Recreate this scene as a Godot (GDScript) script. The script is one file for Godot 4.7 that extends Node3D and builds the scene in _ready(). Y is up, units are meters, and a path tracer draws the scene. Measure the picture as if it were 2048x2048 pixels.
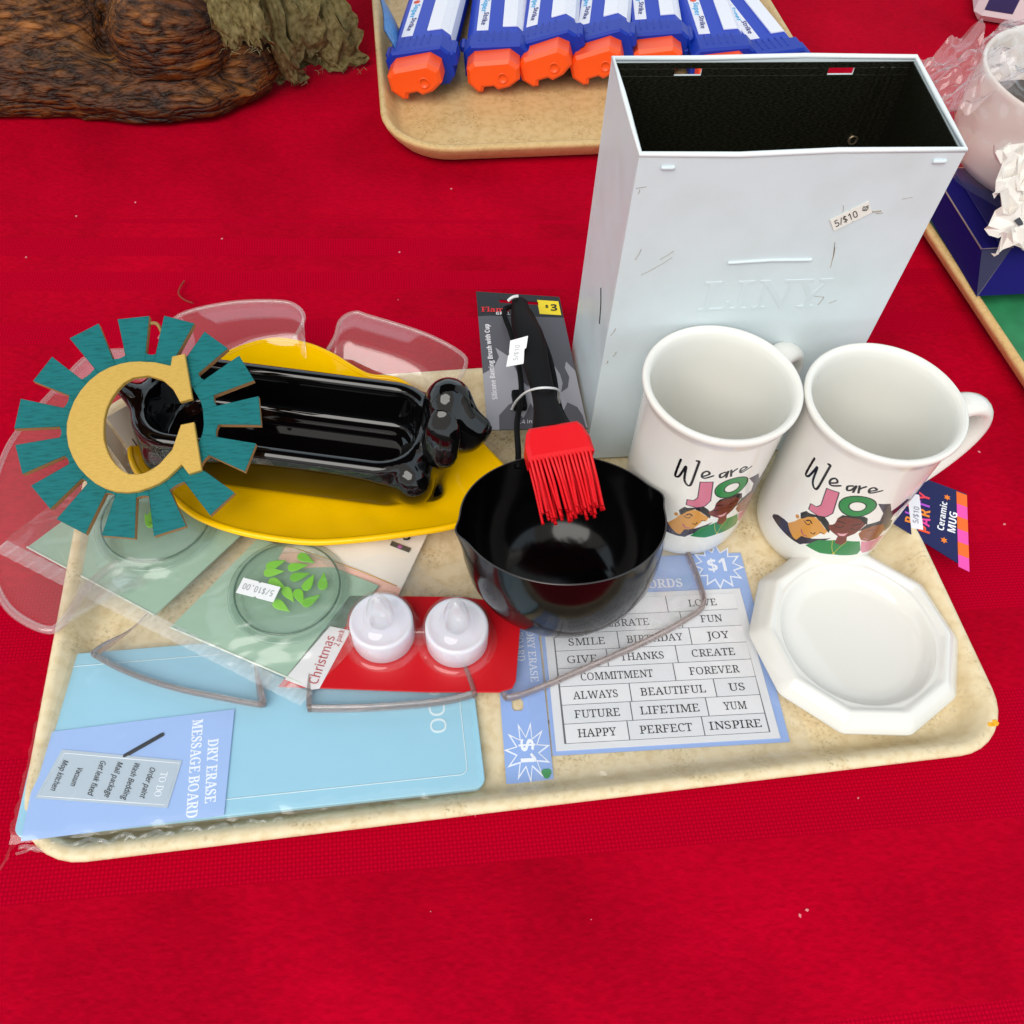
extends Node3D
# A flea-market tray of household bits on a red cloth. Units are metres, y is up, the cloth lies at y = 0.
# The tray's front edge runs along x at z = 0; the viewer stands at +z.

var used := {}
var M := {}
var rng := RandomNumberGenerator.new()


# ---------------------------------------------------------------- naming
func numbered(called: String, parent: Node) -> String:
	var key := str(parent.get_instance_id()) + called
	used[key] = used.get(key, -1) + 1
	return called if used[key] == 0 else "%s_%03d" % [called, used[key]]


func thing(called: String, label: String, category: String, at := Vector3.ZERO, group := "") -> Node3D:
	var o := Node3D.new()
	o.name = numbered(called, self)
	add_child(o, true)
	o.position = at
	tag(o, label, category, group)
	return o


func tag(o: Node3D, label: String, category: String, group := "") -> void:
	o.set_meta("label", label)
	o.set_meta("category", category)
	if group != "":
		o.set_meta("group", group)


func put(called: String, mesh: Mesh, m: Material, parent: Node, xf := Transform3D()) -> MeshInstance3D:
	var o := MeshInstance3D.new()
	o.name = numbered(called, parent)
	o.mesh = mesh
	if m:
		o.material_override = m
	o.transform = xf
	parent.add_child(o, true)
	return o


func begin() -> SurfaceTool:
	var st := SurfaceTool.new()
	st.begin(Mesh.PRIMITIVE_TRIANGLES)
	st.set_smooth_group(0)
	return st


func obj(called: String, st: SurfaceTool, m: Material, parent: Node, xf := Transform3D()) -> MeshInstance3D:
	st.generate_normals()
	return put(called, st.commit(), m, parent, xf)


# ---------------------------------------------------------------- materials
func mat(hex: String, rough := 0.6, spec := 0.5) -> StandardMaterial3D:
	var m := StandardMaterial3D.new()
	m.albedo_color = Color(hex)
	m.roughness = rough
	m.metallic_specular = spec
	return m


func pane(hex: String, alpha: float, rough := 0.06, spec := 0.5) -> StandardMaterial3D:
	var m := mat(hex, rough, spec)
	m.transparency = BaseMaterial3D.TRANSPARENCY_ALPHA
	m.albedo_color.a = alpha
	m.cull_mode = BaseMaterial3D.CULL_DISABLED
	return m


func noise(freq: float, kind := FastNoiseLite.TYPE_SIMPLEX_SMOOTH, octaves := 4, sd := 1) -> FastNoiseLite:
	var n := FastNoiseLite.new()
	n.noise_type = kind
	n.frequency = freq
	n.fractal_octaves = octaves
	n.seed = sd
	return n


func ntex(n: FastNoiseLite, size := 512, ramp: Array = [], normal := 0.0) -> NoiseTexture2D:
	var t := NoiseTexture2D.new()
	t.width = size
	t.height = size
	t.seamless = true
	t.noise = n
	if ramp.size():
		var g := Gradient.new()
		var off := PackedFloat32Array()
		var col := PackedColorArray()
		for r in ramp:
			off.append(r[0])
			col.append(Color(r[1]))
		g.offsets = off
		g.colors = col
		t.color_ramp = g
	if normal > 0.0:
		t.as_normal_map = true
		t.bump_strength = normal
	return t


func tri(m: StandardMaterial3D, per_metre: float, world := false) -> StandardMaterial3D:
	m.uv1_triplanar = true
	m.uv1_world_triplanar = world
	m.uv1_scale = Vector3.ONE * per_metre
	return m


# ---------------------------------------------------------------- shapes
func v3(st: SurfaceTool, p: Vector3, uv := Vector2.ZERO) -> void:
	st.set_uv(uv)
	st.add_vertex(p)


func quad(st: SurfaceTool, a: Vector3, b: Vector3, c: Vector3, d: Vector3) -> void:  # counterclockwise seen from outside
	v3(st, a, Vector2(0, 1)); v3(st, c, Vector2(1, 0)); v3(st, b, Vector2(1, 1))
	v3(st, a, Vector2(0, 1)); v3(st, d, Vector2(0, 0)); v3(st, c, Vector2(1, 0))


func surf(st: SurfaceTool, fn: Callable, nu: int, nv: int, flip := false) -> void:  # fn(u, v) -> point, u and v in 0..1
	var p: Array[PackedVector3Array] = []
	for j in nv + 1:
		var row := PackedVector3Array()
		for i in nu + 1:
			row.append(fn.call(float(i) / nu, float(j) / nv))
		p.append(row)
	for j in nv:
		for i in nu:
			var q := [p[j][i], p[j][i + 1], p[j + 1][i + 1], p[j + 1][i]]
			var t := [Vector2(float(i) / nu, float(j) / nv), Vector2(float(i + 1) / nu, float(j) / nv), Vector2(float(i + 1) / nu, float(j + 1) / nv), Vector2(float(i) / nu, float(j + 1) / nv)]
			for k in ([0, 1, 2, 0, 2, 3] if flip else [0, 2, 1, 0, 3, 2]):
				v3(st, q[k], t[k])


func lathe(st: SurfaceTool, prof: Array, n := 48, round_fn: Variant = null) -> void:  # prof: [r, y], from the outside base up; round_fn(angle, r, y) -> r
	var m := prof.size()
	var pt := func(i: int, j: int) -> Vector3:
		var a := TAU * (i % n) / n
		var r: float = prof[j][0]
		if round_fn != null:
			r = round_fn.call(a, r, prof[j][1])
		return Vector3(r * sin(a), prof[j][1], r * cos(a))
	for j in m - 1:
		for i in n:
			var a: Vector3 = pt.call(i, j)
			var b: Vector3 = pt.call(i + 1, j)
			var c: Vector3 = pt.call(i + 1, j + 1)
			var d: Vector3 = pt.call(i, j + 1)
			var u0 := float(i) / n
			var u1 := float(i + 1) / n
			if not a.is_equal_approx(b):
				v3(st, a, Vector2(u0, prof[j][1])); v3(st, c, Vector2(u1, prof[j + 1][1])); v3(st, b, Vector2(u1, prof[j][1]))
			if not c.is_equal_approx(d):
				v3(st, a, Vector2(u0, prof[j][1])); v3(st, d, Vector2(u0, prof[j + 1][1])); v3(st, c, Vector2(u1, prof[j + 1][1]))


func spline(pts: Array, steps: int, closed := false) -> PackedVector3Array:
	var out := PackedVector3Array()
	var n := pts.size()
	for i in (n if closed else n - 1):
		var a: Vector3 = pts[posmod(i - 1, n)] if closed or i > 0 else pts[0]
		var b: Vector3 = pts[i]
		var c: Vector3 = pts[(i + 1) % n]
		var d: Vector3 = pts[(i + 2) % n] if closed or i + 2 < n else pts[n - 1]
		for k in steps:
			out.append(b.cubic_interpolate(c, a, d, float(k) / steps))
	if not closed:
		out.append(pts[n - 1])
	return out


func tube(st: SurfaceTool, path: PackedVector3Array, radius: Variant, n := 8, flat := 1.0, closed := false) -> void:  # radius: a number, or fn(t); flat: height over width
	var m := path.size()
	var rings: Array[PackedVector3Array] = []
	var side := Vector3.ZERO
	for i in m:
		var t := (path[(i + 1) % m] - path[posmod(i - 1, m)]) if closed else (path[mini(i + 1, m - 1)] - path[maxi(i - 1, 0)])
		t = t.normalized()
		var up := Vector3.UP if absf(t.y) < 0.95 else Vector3.RIGHT
		if side == Vector3.ZERO:
			side = t.cross(up).normalized()
		side = (side - t * side.dot(t)).normalized()
		var over := side.cross(t).normalized()
		var r: float = radius.call(float(i) / (m - 1)) if radius is Callable else radius
		var ring := PackedVector3Array()
		for k in n:
			var a := TAU * k / n
			ring.append(path[i] + side * cos(a) * r + over * sin(a) * r * flat)
		rings.append(ring)
	for i in (m if closed else m - 1):
		for k in n:
			var q := rings[(i + 1) % m]
			quad(st, rings[i][k], q[k], q[(k + 1) % n], rings[i][(k + 1) % n])
	if not closed:
		for e in [0, m - 1]:
			for k in n:
				var a: Vector3 = rings[e][k]
				var b: Vector3 = rings[e][(k + 1) % n]
				if e == 0:
					v3(st, path[e]); v3(st, a); v3(st, b)
				else:
					v3(st, path[e]); v3(st, b); v3(st, a)


func out_tri(st: SurfaceTool, a: Vector3, b: Vector3, c: Vector3, inside: Vector3) -> void:
	if (b - a).cross(c - a).dot(a - inside) > 0.0:
		v3(st, a); v3(st, c); v3(st, b)
	else:
		v3(st, a); v3(st, b); v3(st, c)


func box(st: SurfaceTool, size: Vector3, xf := Transform3D(), bevel := 0.0005) -> void:  # a box with chamfered edges, flat shaded
	st.set_smooth_group(-1)
	var h := size / 2.0
	var mid := xf.origin
	var p := func(s: Vector3, ax: int) -> Vector3:
		var q := Vector3()
		for k in 3:
			q[k] = s[k] * (h[k] if k == ax else h[k] - bevel)
		return xf * q
	for ax in 3:
		var b := (ax + 1) % 3
		var c := (ax + 2) % 3
		for s in [-1.0, 1.0]:
			var q := []
			for e in [[-1, -1], [1, -1], [1, 1], [-1, 1]]:
				var v := Vector3()
				v[ax] = s; v[b] = e[0]; v[c] = e[1]
				q.append(p.call(v, ax))
			out_tri(st, q[0], q[1], q[2], mid)
			out_tri(st, q[0], q[2], q[3], mid)
			for s2 in [-1.0, 1.0]:
				var v := Vector3(); var w := Vector3()
				v[ax] = s; v[b] = s2; v[c] = -1
				w[ax] = s; w[b] = s2; w[c] = 1
				out_tri(st, p.call(v, ax), p.call(w, ax), p.call(w, b), mid)
				out_tri(st, p.call(v, ax), p.call(w, b), p.call(v, b), mid)
	for x in [-1, 1]:
		for y in [-1, 1]:
			for z in [-1, 1]:
				var s := Vector3(x, y, z)
				out_tri(st, p.call(s, 0), p.call(s, 1), p.call(s, 2), mid)
	st.set_smooth_group(0)


func prism(st: SurfaceTool, poly: PackedVector2Array, y0: float, y1: float, xf := Transform3D(), bevel := 0.0) -> void:  # an outline in x and z, raised from y0 to y1, its top edge chamfered
	var n := poly.size()
	var area := 0.0
	for i in n:
		area += poly[i].cross(poly[(i + 1) % n])
	if area < 0.0:
		poly = poly.duplicate(); poly.reverse()
	var inner := PackedVector2Array()
	for i in n:
		var e0 := (poly[i] - poly[posmod(i - 1, n)]).normalized()
		var e1 := (poly[(i + 1) % n] - poly[i]).normalized()
		var nrm := (Vector2(-e0.y, e0.x) + Vector2(-e1.y, e1.x))
		nrm = nrm.normalized() / maxf(0.5, sqrt((1.0 + e0.dot(e1)) / 2.0)) if nrm.length() > 1e-4 else Vector2.ZERO
		inner.append(poly[i] + nrm * bevel)
	var idx := Geometry2D.triangulate_polygon(inner)
	st.set_smooth_group(-1)
	for k in range(0, idx.size(), 3):
		var t := [inner[idx[k]], inner[idx[k + 1]], inner[idx[k + 2]]]
		if (t[1] - t[0]).cross(t[2] - t[0]) < 0.0:
			t.reverse()
		for j in 3:
			v3(st, xf * Vector3(t[j].x, y1, t[j].y), t[j])
		for j in [0, 2, 1]:
			v3(st, xf * Vector3(t[j].x, y0, t[j].y), t[j])
	for i in n:
		var j := (i + 1) % n
		var a := Vector3(poly[i].x, y0, poly[i].y)
		var b := Vector3(poly[j].x, y0, poly[j].y)
		var c := Vector3(poly[j].x, y1 - bevel, poly[j].y)
		var d := Vector3(poly[i].x, y1 - bevel, poly[i].y)
		quad(st, xf * b, xf * a, xf * d, xf * c)
		if bevel > 0.0:
			quad(st, xf * c, xf * d, xf * Vector3(inner[i].x, y1, inner[i].y), xf * Vector3(inner[j].x, y1, inner[j].y))
	st.set_smooth_group(0)


func poly2(a: Array, k := 1.0) -> PackedVector2Array:
	var p := PackedVector2Array()
	for i in range(0, a.size(), 2):
		p.append(Vector2(a[i], a[i + 1]) * k)
	return p


func round_rect(w: float, d: float, r: float, n := 6) -> PackedVector2Array:
	var p := PackedVector2Array()
	for c in [[1, 1, 0], [-1, 1, 1], [-1, -1, 2], [1, -1, 3]]:
		for i in n + 1:
			var a: float = PI / 2 * (c[2] + float(i) / n)
			p.append(Vector2(c[0] * (w / 2 - r), c[1] * (d / 2 - r)) + Vector2(cos(a), sin(a)) * r)
	return p


func nets(f: Callable, lo: Vector3, hi: Vector3, cell: float) -> SurfaceTool:  # surface nets of a distance field
	var nx := int(ceil((hi.x - lo.x) / cell)) + 1
	var ny := int(ceil((hi.y - lo.y) / cell)) + 1
	var nz := int(ceil((hi.z - lo.z) / cell)) + 1
	var val := PackedFloat32Array()
	val.resize(nx * ny * nz)
	for z in nz:
		for y in ny:
			for x in nx:
				val[(z * ny + y) * nx + x] = f.call(lo + Vector3(x, y, z) * cell)
	var at := {}
	var pos := PackedVector3Array()
	var step := [1, nx, nx * ny]
	for z in nz - 1:
		for y in ny - 1:
			for x in nx - 1:
				var i := (z * ny + y) * nx + x
				var mask := 0
				for k in 8:
					if val[i + (k & 1) + (k >> 1 & 1) * nx + (k >> 2) * nx * ny] < 0.0:
						mask |= 1 << k
				if mask == 0 or mask == 255:
					continue
				var sum := Vector3.ZERO
				var n := 0
				for k in 8:
					for ax in 3:
						if k >> ax & 1:
							continue
						var k2 := k | 1 << ax
						if (mask >> k & 1) == (mask >> k2 & 1):
							continue
						var a := val[i + (k & 1) + (k >> 1 & 1) * nx + (k >> 2) * nx * ny]
						var b := val[i + (k2 & 1) + (k2 >> 1 & 1) * nx + (k2 >> 2) * nx * ny]
						var q := Vector3(k & 1, k >> 1 & 1, k >> 2)
						q[ax] = a / (a - b)
						sum += q
						n += 1
				at[i] = pos.size()
				pos.append(lo + (Vector3(x, y, z) + sum / n) * cell)
	var st := begin()
	for i in at:
		for ax in 3:
			var b: int = step[(ax + 1) % 3]
			var c: int = step[(ax + 2) % 3]
			if not (at.has(i - b) and at.has(i - c) and at.has(i - b - c)):
				continue
			var a0 := val[i]
			var a1 := val[i + step[ax]]
			if (a0 < 0.0) == (a1 < 0.0):
				continue
			var q := [pos[at[i]], pos[at[i - b]], pos[at[i - b - c]], pos[at[i - c]]]
			if a0 < 0.0:
				quad(st, q[2], q[3], q[0], q[1])
			else:
				quad(st, q[2], q[1], q[0], q[3])
	return st


func smin(a: float, b: float, k: float) -> float:
	var h := maxf(k - absf(a - b), 0.0) / k
	return minf(a, b) - h * h * k * 0.25


func ell(p: Vector3, c: Vector3, r: Vector3) -> float:
	var q := (p - c) / r
	var l := q.length()
	return (l - 1.0) * minf(r.x, minf(r.y, r.z)) if l < 0.01 else l * (l - 1.0) / (q / r).length()


func cone(p: Vector3, a: Vector3, b: Vector3, ra: float, rb: float) -> float:
	var t := clampf((p - a).dot(b - a) / (b - a).length_squared(), 0.0, 1.0)
	return p.distance_to(a.lerp(b, t)) - lerpf(ra, rb, t)


# ---------------------------------------------------------------- lettering and flat print
func flat(x: float, y: float, z: float, turn := 0.0, wide := 1.0) -> Transform3D:  # lettering that lies on a level surface, read from +z
	return Transform3D(Basis(Vector3.UP, deg_to_rad(turn)) * Basis(Vector3.RIGHT, -PI / 2) * Basis.from_scale(Vector3(wide, 1, 1)), Vector3(x, y, z))


func letters(s: String, cap: float, m: Material, parent: Node, xf: Transform3D, family := "Droid Sans", bold := false, length := 0.0, depth := 0.0002, called := "lettering") -> MeshInstance3D:  # length: how wide the line is set, if given
	var t := TextMesh.new()
	var f := SystemFont.new()
	f.font_names = PackedStringArray([family])
	f.font_weight = 700 if bold else 400
	t.font = f
	t.text = s
	t.font_size = 40
	t.pixel_size = cap / 28.5
	t.depth = depth
	t.curve_step = 1.0
	if length > 0.0:
		xf.basis.x *= length / maxf(t.get_aabb().size.x, 0.0001)
	return put(called, t, m, parent, xf)


class Paint:  # flat print, drawn at twice its size and halved
	var im: Image
	var k: float
	var org: Vector2

	func _init(w: int, h: int, ground: Color) -> void:
		im = Image.create(w * 2, h * 2, false, Image.FORMAT_RGBA8)
		im.fill(ground)
		k = 2.0

	func poly(p: PackedVector2Array, c: Color) -> void:
		var lo := INF
		var hi := -INF
		for q in p:
			lo = minf(lo, q.y)
			hi = maxf(hi, q.y)
		for y in range(maxi(0, int(lo * k)), mini(im.get_height() - 1, int(hi * k) + 1) + 1):
			var yy := (y + 0.5) / k
			var xs := []
			for i in p.size():
				var a := p[i]
				var b := p[(i + 1) % p.size()]
				if (a.y <= yy) != (b.y <= yy):
					xs.append(a.x + (yy - a.y) / (b.y - a.y) * (b.x - a.x))
			xs.sort()
			for i in range(0, xs.size() - 1, 2):
				var x0 := int(round(xs[i] * k))
				var x1 := int(round(xs[i + 1] * k))
				if x1 > x0:
					im.fill_rect(Rect2i(x0, y, x1 - x0, 1), c)

	func disc(o: Vector2, r: Vector2, c: Color, n := 28) -> void:
		var p := PackedVector2Array()
		for i in n:
			p.append(o + Vector2(cos(TAU * i / n), sin(TAU * i / n)) * r)
		poly(p, c)

	func stroke(p: PackedVector2Array, w: float, c: Color, smooth := false, closed := false) -> void:
		var q := p
		if smooth:
			q = PackedVector2Array()
			for i in p.size() - 1:
				for s in 6:
					q.append(p[i].cubic_interpolate(p[i + 1], p[maxi(i - 1, 0)], p[mini(i + 2, p.size() - 1)], s / 6.0))
			q.append(p[p.size() - 1])
		for i in (q.size() if closed else q.size() - 1):
			var a := q[i]
			var b := q[(i + 1) % q.size()]
			var s := (b - a).orthogonal().normalized() * w / 2
			poly(PackedVector2Array([a + s, b + s, b - s, a - s]), c)
			disc(a, Vector2.ONE * w / 2, c, 10)
		disc(q[q.size() - 1], Vector2.ONE * w / 2, c, 10)

	func done() -> ImageTexture:
		im.resize(im.get_width() / 2, im.get_height() / 2, Image.INTERPOLATE_BILINEAR)
		return ImageTexture.create_from_image(im)


func star(n: int, r0: float, r1: float, turn := 0.0) -> PackedVector2Array:
	var p := PackedVector2Array()
	for i in n * 2:
		var a := TAU * i / (n * 2) + turn
		p.append(Vector2(sin(a), -cos(a)) * (r0 if i % 2 else r1))
	return p


func _ready() -> void:
	rng.seed = 11
	# ------------------------------------------------------------ camera, sky, light
	var cam := Camera3D.new()
	cam.name = "camera"
	add_child(cam)
	cam.position = Vector3(-0.0507, 0.4552, 0.1165)
	cam.rotation = Vector3(deg_to_rad(-55.442), deg_to_rad(-10.766), deg_to_rad(4.11))
	cam.fov = 61.7
	cam.near = 0.02
	cam.far = 50.0
	cam.current = true

	var env := Environment.new()
	env.background_mode = Environment.BG_SKY
	var sky := Sky.new()
	var sm := ProceduralSkyMaterial.new()
	sm.sky_top_color = Color(0.80, 0.87, 0.92)
	sm.sky_horizon_color = Color(0.90, 0.93, 0.94)
	sm.sky_curve = 0.25
	sm.ground_bottom_color = Color(0.30, 0.30, 0.29)
	sm.ground_horizon_color = Color(0.50, 0.50, 0.48)
	sm.sun_angle_max = 0.0
	sky.sky_material = sm
	env.sky = sky
	env.background_energy_multiplier = 1.0
	env.tonemap_mode = Environment.TONE_MAPPER_LINEAR
	env.tonemap_exposure = 1.46
	env.sdfgi_enabled = true
	env.ssao_enabled = true
	env.ssil_enabled = true
	var we := WorldEnvironment.new()
	we.name = "world_environment"
	we.environment = env
	add_child(we)

	var sun := DirectionalLight3D.new()
	sun.name = "sun"
	add_child(sun)
	sun.light_color = Color(1.0, 0.985, 0.96)
	sun.light_energy = 0.50
	sun.light_angular_distance = 45.0
	sun.shadow_enabled = true
	sun.rotation = Vector3(deg_to_rad(-50), deg_to_rad(-34), 0)

	materials()
	# ------------------------------------------------------------ setting, then the things
	canopy()
	table_cover()
	serving_trays()
	message_board()
	word_sheet()
	hang_tag()
	clear_platter()
	paper_packet()
	coaster_pack()
	candle_pack()
	yellow_platter()
	dog_dish()
	letter_sign()
	metal_box()
	mugs()
	plate()
	brush_set()
	blasters()
	creature()
	right_side()
	small_things()


func materials() -> void:
	M.white = mat("e8e7e1", 0.12)
	M.black = mat("0a0a0b", 0.06, 0.5)
	M.paper = mat("e6e7ea", 0.55, 0.3)
	M.ink = mat("16161d", 0.6, 0.2)
	M.clear = pane("ffffff", 0.02, 0.05)
	M.film = pane("ffffff", 0.03, 0.12, 0.6)


func canopy() -> void:  # the market stall's roof: it keeps the sky from shining straight down
	var t := thing("stall_canopy", "dark fabric canopy on four posts sheltering the table from above", "canopy", Vector3(0.0, 0.0, -1.06))
	var st := begin()
	box(st, Vector3(3.0, 0.03, 1.8), Transform3D(Basis(), Vector3(0, 1.70, 0)), 0.005)
	obj("canopy_roof", st, mat("4a4640", 0.9, 0.1), t)
	var post := begin()
	box(post, Vector3(0.04, 2.44, 0.04), Transform3D(), 0.004)
	post.generate_normals()
	var post_mesh := post.commit()
	for x in [-1.46, 1.46]:
		for z in [-0.86, 0.86]:
			put("post", post_mesh, mat("8a8c8e", 0.4), t, Transform3D(Basis(), Vector3(x, 0.465, z)))


func cloth_y(x: float, z: float) -> float:
	var y := 0.0
	if z > 0.03:  # loose folds that run down to the viewer
		var f := smoothstep(0.03, 0.09, z)
		y += f * 1.6 * (0.0022 * sin(x * 29.0 + z * 11.0 + 0.7) + 0.0020 * sin(x * 52.0 - z * 24.0 + 1.1) * (0.5 + 0.5 * sin(x * 9.0 + 2.0)) + 0.0012 * sin(x * 13.0 + z * 64.0) + 0.0022 * exp(-pow((x - 0.155 - 0.3 * (z - 0.06)) / 0.006, 2.0)) + 0.0018 * exp(-pow((x + 0.17 + 0.25 * (z - 0.06)) / 0.008, 2.0)))
	y += 0.0011 * sin(z * 34.0 + x * 3.0) * smoothstep(-0.34, -0.42, z)
	return y - 0.0016


func cloth_fold(x: float, w: float) -> Vector3:  # the weave runs a little askew to the tray
	var z := w + x * (0.038 - 0.082 * w)
	return Vector3(x, cloth_y(x, z), z)


func table_cover() -> void:
	var plain := mat("c60026", 0.92, 0.12)
	plain.albedo_texture = ntex(noise(0.09, FastNoiseLite.TYPE_VALUE, 3, 3), 512, [[0.0, "dcdcdc"], [0.5, "efefef"], [1.0, "ffffff"]])
	plain.uv1_scale = Vector3(6, 14, 1)
	plain.detail_enabled = true  # uneven fading of the dye
	plain.detail_blend_mode = BaseMaterial3D.BLEND_MODE_MUL
	plain.detail_uv_layer = BaseMaterial3D.DETAIL_UV_2
	plain.uv2_scale = Vector3(1.6, 1.6, 1)
	plain.detail_albedo = ntex(noise(0.008, FastNoiseLite.TYPE_SIMPLEX_SMOOTH, 4, 13), 512, [[0.0, "d6d0d0"], [0.5, "f0eeee"], [1.0, "ffffff"]])
	var fine := Image.create(256, 256, false, Image.FORMAT_RGBA8)
	var coarse := Image.create(256, 256, false, Image.FORMAT_RGBA8)
	var coarse_tone := Image.create(256, 256, false, Image.FORMAT_RGBA8)
	for y in 256:
		for x in 256:
			var h := 0.5 + 0.25 * sin(TAU * y / 256.0 * 32.0) * (1.0 if (x / 8 + y / 8) % 2 else -1.0) + 0.2 * (rng.randf() - 0.5)
			fine.set_pixel(x, y, Color(h, h, h))
			var cx := fposmod(x, 32.0) / 32.0
			var cy := fposmod(y, 32.0) / 32.0
			var bump := pow(sin(PI * cx) * sin(PI * cy), 0.7)
			var c := 0.15 + (0.75 if (x / 32 + y / 32) % 2 == 0 else 0.55) * bump
			c += 0.06 * (rng.randf() - 0.5)
			coarse.set_pixel(x, y, Color(c, c, c))
			var t := clampf(0.78 + 0.26 * c, 0.0, 1.0)
			coarse_tone.set_pixel(x, y, Color(t, t, t))
	fine.bump_map_to_normal_map(2.0)
	coarse.bump_map_to_normal_map(2.2)
	plain.normal_enabled = true
	plain.normal_texture = ntex(noise(0.10, FastNoiseLite.TYPE_VALUE, 2, 8), 512, [], 3.0)
	plain.normal_scale = 0.5
	var weave := mat("c00026", 0.95, 0.1)
	weave.albedo_texture = ImageTexture.create_from_image(coarse_tone)
	weave.normal_enabled = true
	weave.normal_texture = ImageTexture.create_from_image(coarse)
	weave.normal_scale = 1.0
	weave.uv1_scale = Vector3(62, 62, 1)  # the picture holds eight threads, 2.1 mm each
	var bands := [[-0.492, -0.487], [-0.468, -0.447], [-0.429, -0.408], [-0.375, -0.352], [-0.155, -0.105], [-0.052, 0.0205], [0.104, 0.16]]
	var cuts := [-1.7]
	var is_band := [false]
	for b in bands:
		cuts.append(b[0]); is_band.append(true)
		cuts.append(b[1]); is_band.append(false)
	cuts.append(0.42)
	var st := [begin(), begin()]
	for i in cuts.size() - 1:
		var n := maxi(1, int(ceil((cuts[i + 1] - cuts[i]) / 0.012)))
		var nx := 150
		var which: SurfaceTool = st[1 if is_band[i] else 0]
		for j in n:
			var w0: float = lerpf(cuts[i], cuts[i + 1], float(j) / n)
			var w1: float = lerpf(cuts[i], cuts[i + 1], float(j + 1) / n)
			for k in nx:
				var x0 := lerpf(-1.1, 1.3, float(k) / nx)
				var x1 := lerpf(-1.1, 1.3, float(k + 1) / nx)
				var q := [cloth_fold(x0, w0), cloth_fold(x1, w0), cloth_fold(x1, w1), cloth_fold(x0, w1)]
				var t := [Vector2(x0, w0), Vector2(x1, w0), Vector2(x1, w1), Vector2(x0, w1)]
				for e in [0, 1, 2, 0, 2, 3]:
					which.set_uv2(t[e])
					v3(which, q[e], t[e])
	var mesh := ArrayMesh.new()
	for i in 2:
		st[i].generate_normals()
		st[i].generate_tangents()
		st[i].commit(mesh)
	mesh.surface_set_material(0, plain)
	mesh.surface_set_material(1, weave)
	var o := put("tablecloth", mesh, null, self)
	o.set_meta("kind", "structure")
	tag(o, "bright red woven tablecloth with bands of open basket weave under everything", "tablecloth")


# ---------------------------------------------------------------- trays
func tray(called: String, label: String, w: float, d: float, r: float, at: Vector3, m: Material, turn := 0.0) -> Node3D:
	var t := thing(called, label, "tray", at)
	t.rotation.y = deg_to_rad(turn)
	var ring := func(inset: float, y: float, a: float) -> Vector3:  # a in 0..1 round the rim
		var rr := maxf(r - inset, 0.006)
		var hw := w / 2 - inset - rr
		var hd := d / 2 - inset - rr
		var part := a * 4.0
		var k := int(part) % 4
		var f := part - floorf(part)
		var c: Vector2 = [Vector2(hw, hd), Vector2(-hw, hd), Vector2(-hw, -hd), Vector2(hw, -hd)][k]
		var nx: Vector2 = [Vector2(hw, hd), Vector2(-hw, hd), Vector2(-hw, -hd), Vector2(hw, -hd)][(k + 1) % 4]
		var ang := PI / 2 * k
		var p: Vector2
		if f < 0.4:
			p = c + Vector2(cos(ang + f / 0.4 * PI / 2), sin(ang + f / 0.4 * PI / 2)) * rr
		else:
			var e := Vector2(cos(ang + PI / 2), sin(ang + PI / 2)) * rr
			p = (c + e).lerp(nx + e, (f - 0.4) / 0.6)
		return Vector3(p.x, y, p.y)
	var rim := begin()
	var prof := [[0.012, 0.0012], [0.004, 0.010], [0.0008, 0.0155], [0.0, 0.0175], [0.0005, 0.0192], [0.0018, 0.0202], [0.0042, 0.0204], [0.0062, 0.0196], [0.0105, 0.0135], [0.0140, 0.0085], [0.0165, 0.0062], [0.0195, 0.0052], [0.024, 0.005]]
	surf(rim, func(u, v):
		var k := int(minf(v * (prof.size() - 1), prof.size() - 1.001))
		var f: float = v * (prof.size() - 1) - k
		return ring.call(lerpf(prof[k][0], prof[k + 1][0], f), lerpf(prof[k][1], prof[k + 1][1], f), fmod(u, 1.0)), 80, prof.size() - 1, true)
	obj("rim", rim, m, t)
	var fl := begin()
	var n := 80
	for i in n:
		var a: Vector3 = ring.call(0.024, 0.005, fmod(float(i) / n, 1.0))
		var b: Vector3 = ring.call(0.024, 0.005, fmod(float(i + 1) / n, 1.0))
		v3(fl, Vector3(0, 0.005, 0)); v3(fl, a); v3(fl, b)
		v3(fl, Vector3(0, 0.0012, 0)); v3(fl, Vector3(b.x * 1.02, 0.0012, b.z * 1.02)); v3(fl, Vector3(a.x * 1.02, 0.0012, a.z * 1.02))
	obj("tray_floor", fl, m, t)
	return t


func tray_material(hex: String, sd: int) -> StandardMaterial3D:
	var m := mat(hex, 0.42, 0.4)
	m.albedo_texture = ntex(noise(0.02, FastNoiseLite.TYPE_SIMPLEX_SMOOTH, 6, sd), 1024, [[0.0, "e9e0cf"], [0.35, "f4eee2"], [0.55, "fcf9f3"], [1.0, "ffffff"]])
	tri(m, 5.0, true)
	m.detail_enabled = true  # fine grey scuffs and grime
	m.detail_blend_mode = BaseMaterial3D.BLEND_MODE_MUL
	m.detail_uv_layer = BaseMaterial3D.DETAIL_UV_1
	m.detail_albedo = ntex(noise(0.05, FastNoiseLite.TYPE_SIMPLEX, 5, sd + 1), 1024, [[0.0, "8f8a7c"], [0.26, "cdc6b8"], [0.38, "f8f6f0"], [1.0, "ffffff"]])
	var g := ntex(noise(0.010, FastNoiseLite.TYPE_SIMPLEX, 4, sd + 2), 512, [[0.0, "ffffff"], [0.45, "404040"], [0.6, "000000"], [1.0, "000000"]])
	m.detail_mask = g
	m.normal_enabled = true
	m.normal_texture = ntex(noise(0.08, FastNoiseLite.TYPE_SIMPLEX, 3, sd + 3), 512, [], 2.0)
	m.normal_scale = 0.12
	return m


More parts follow.
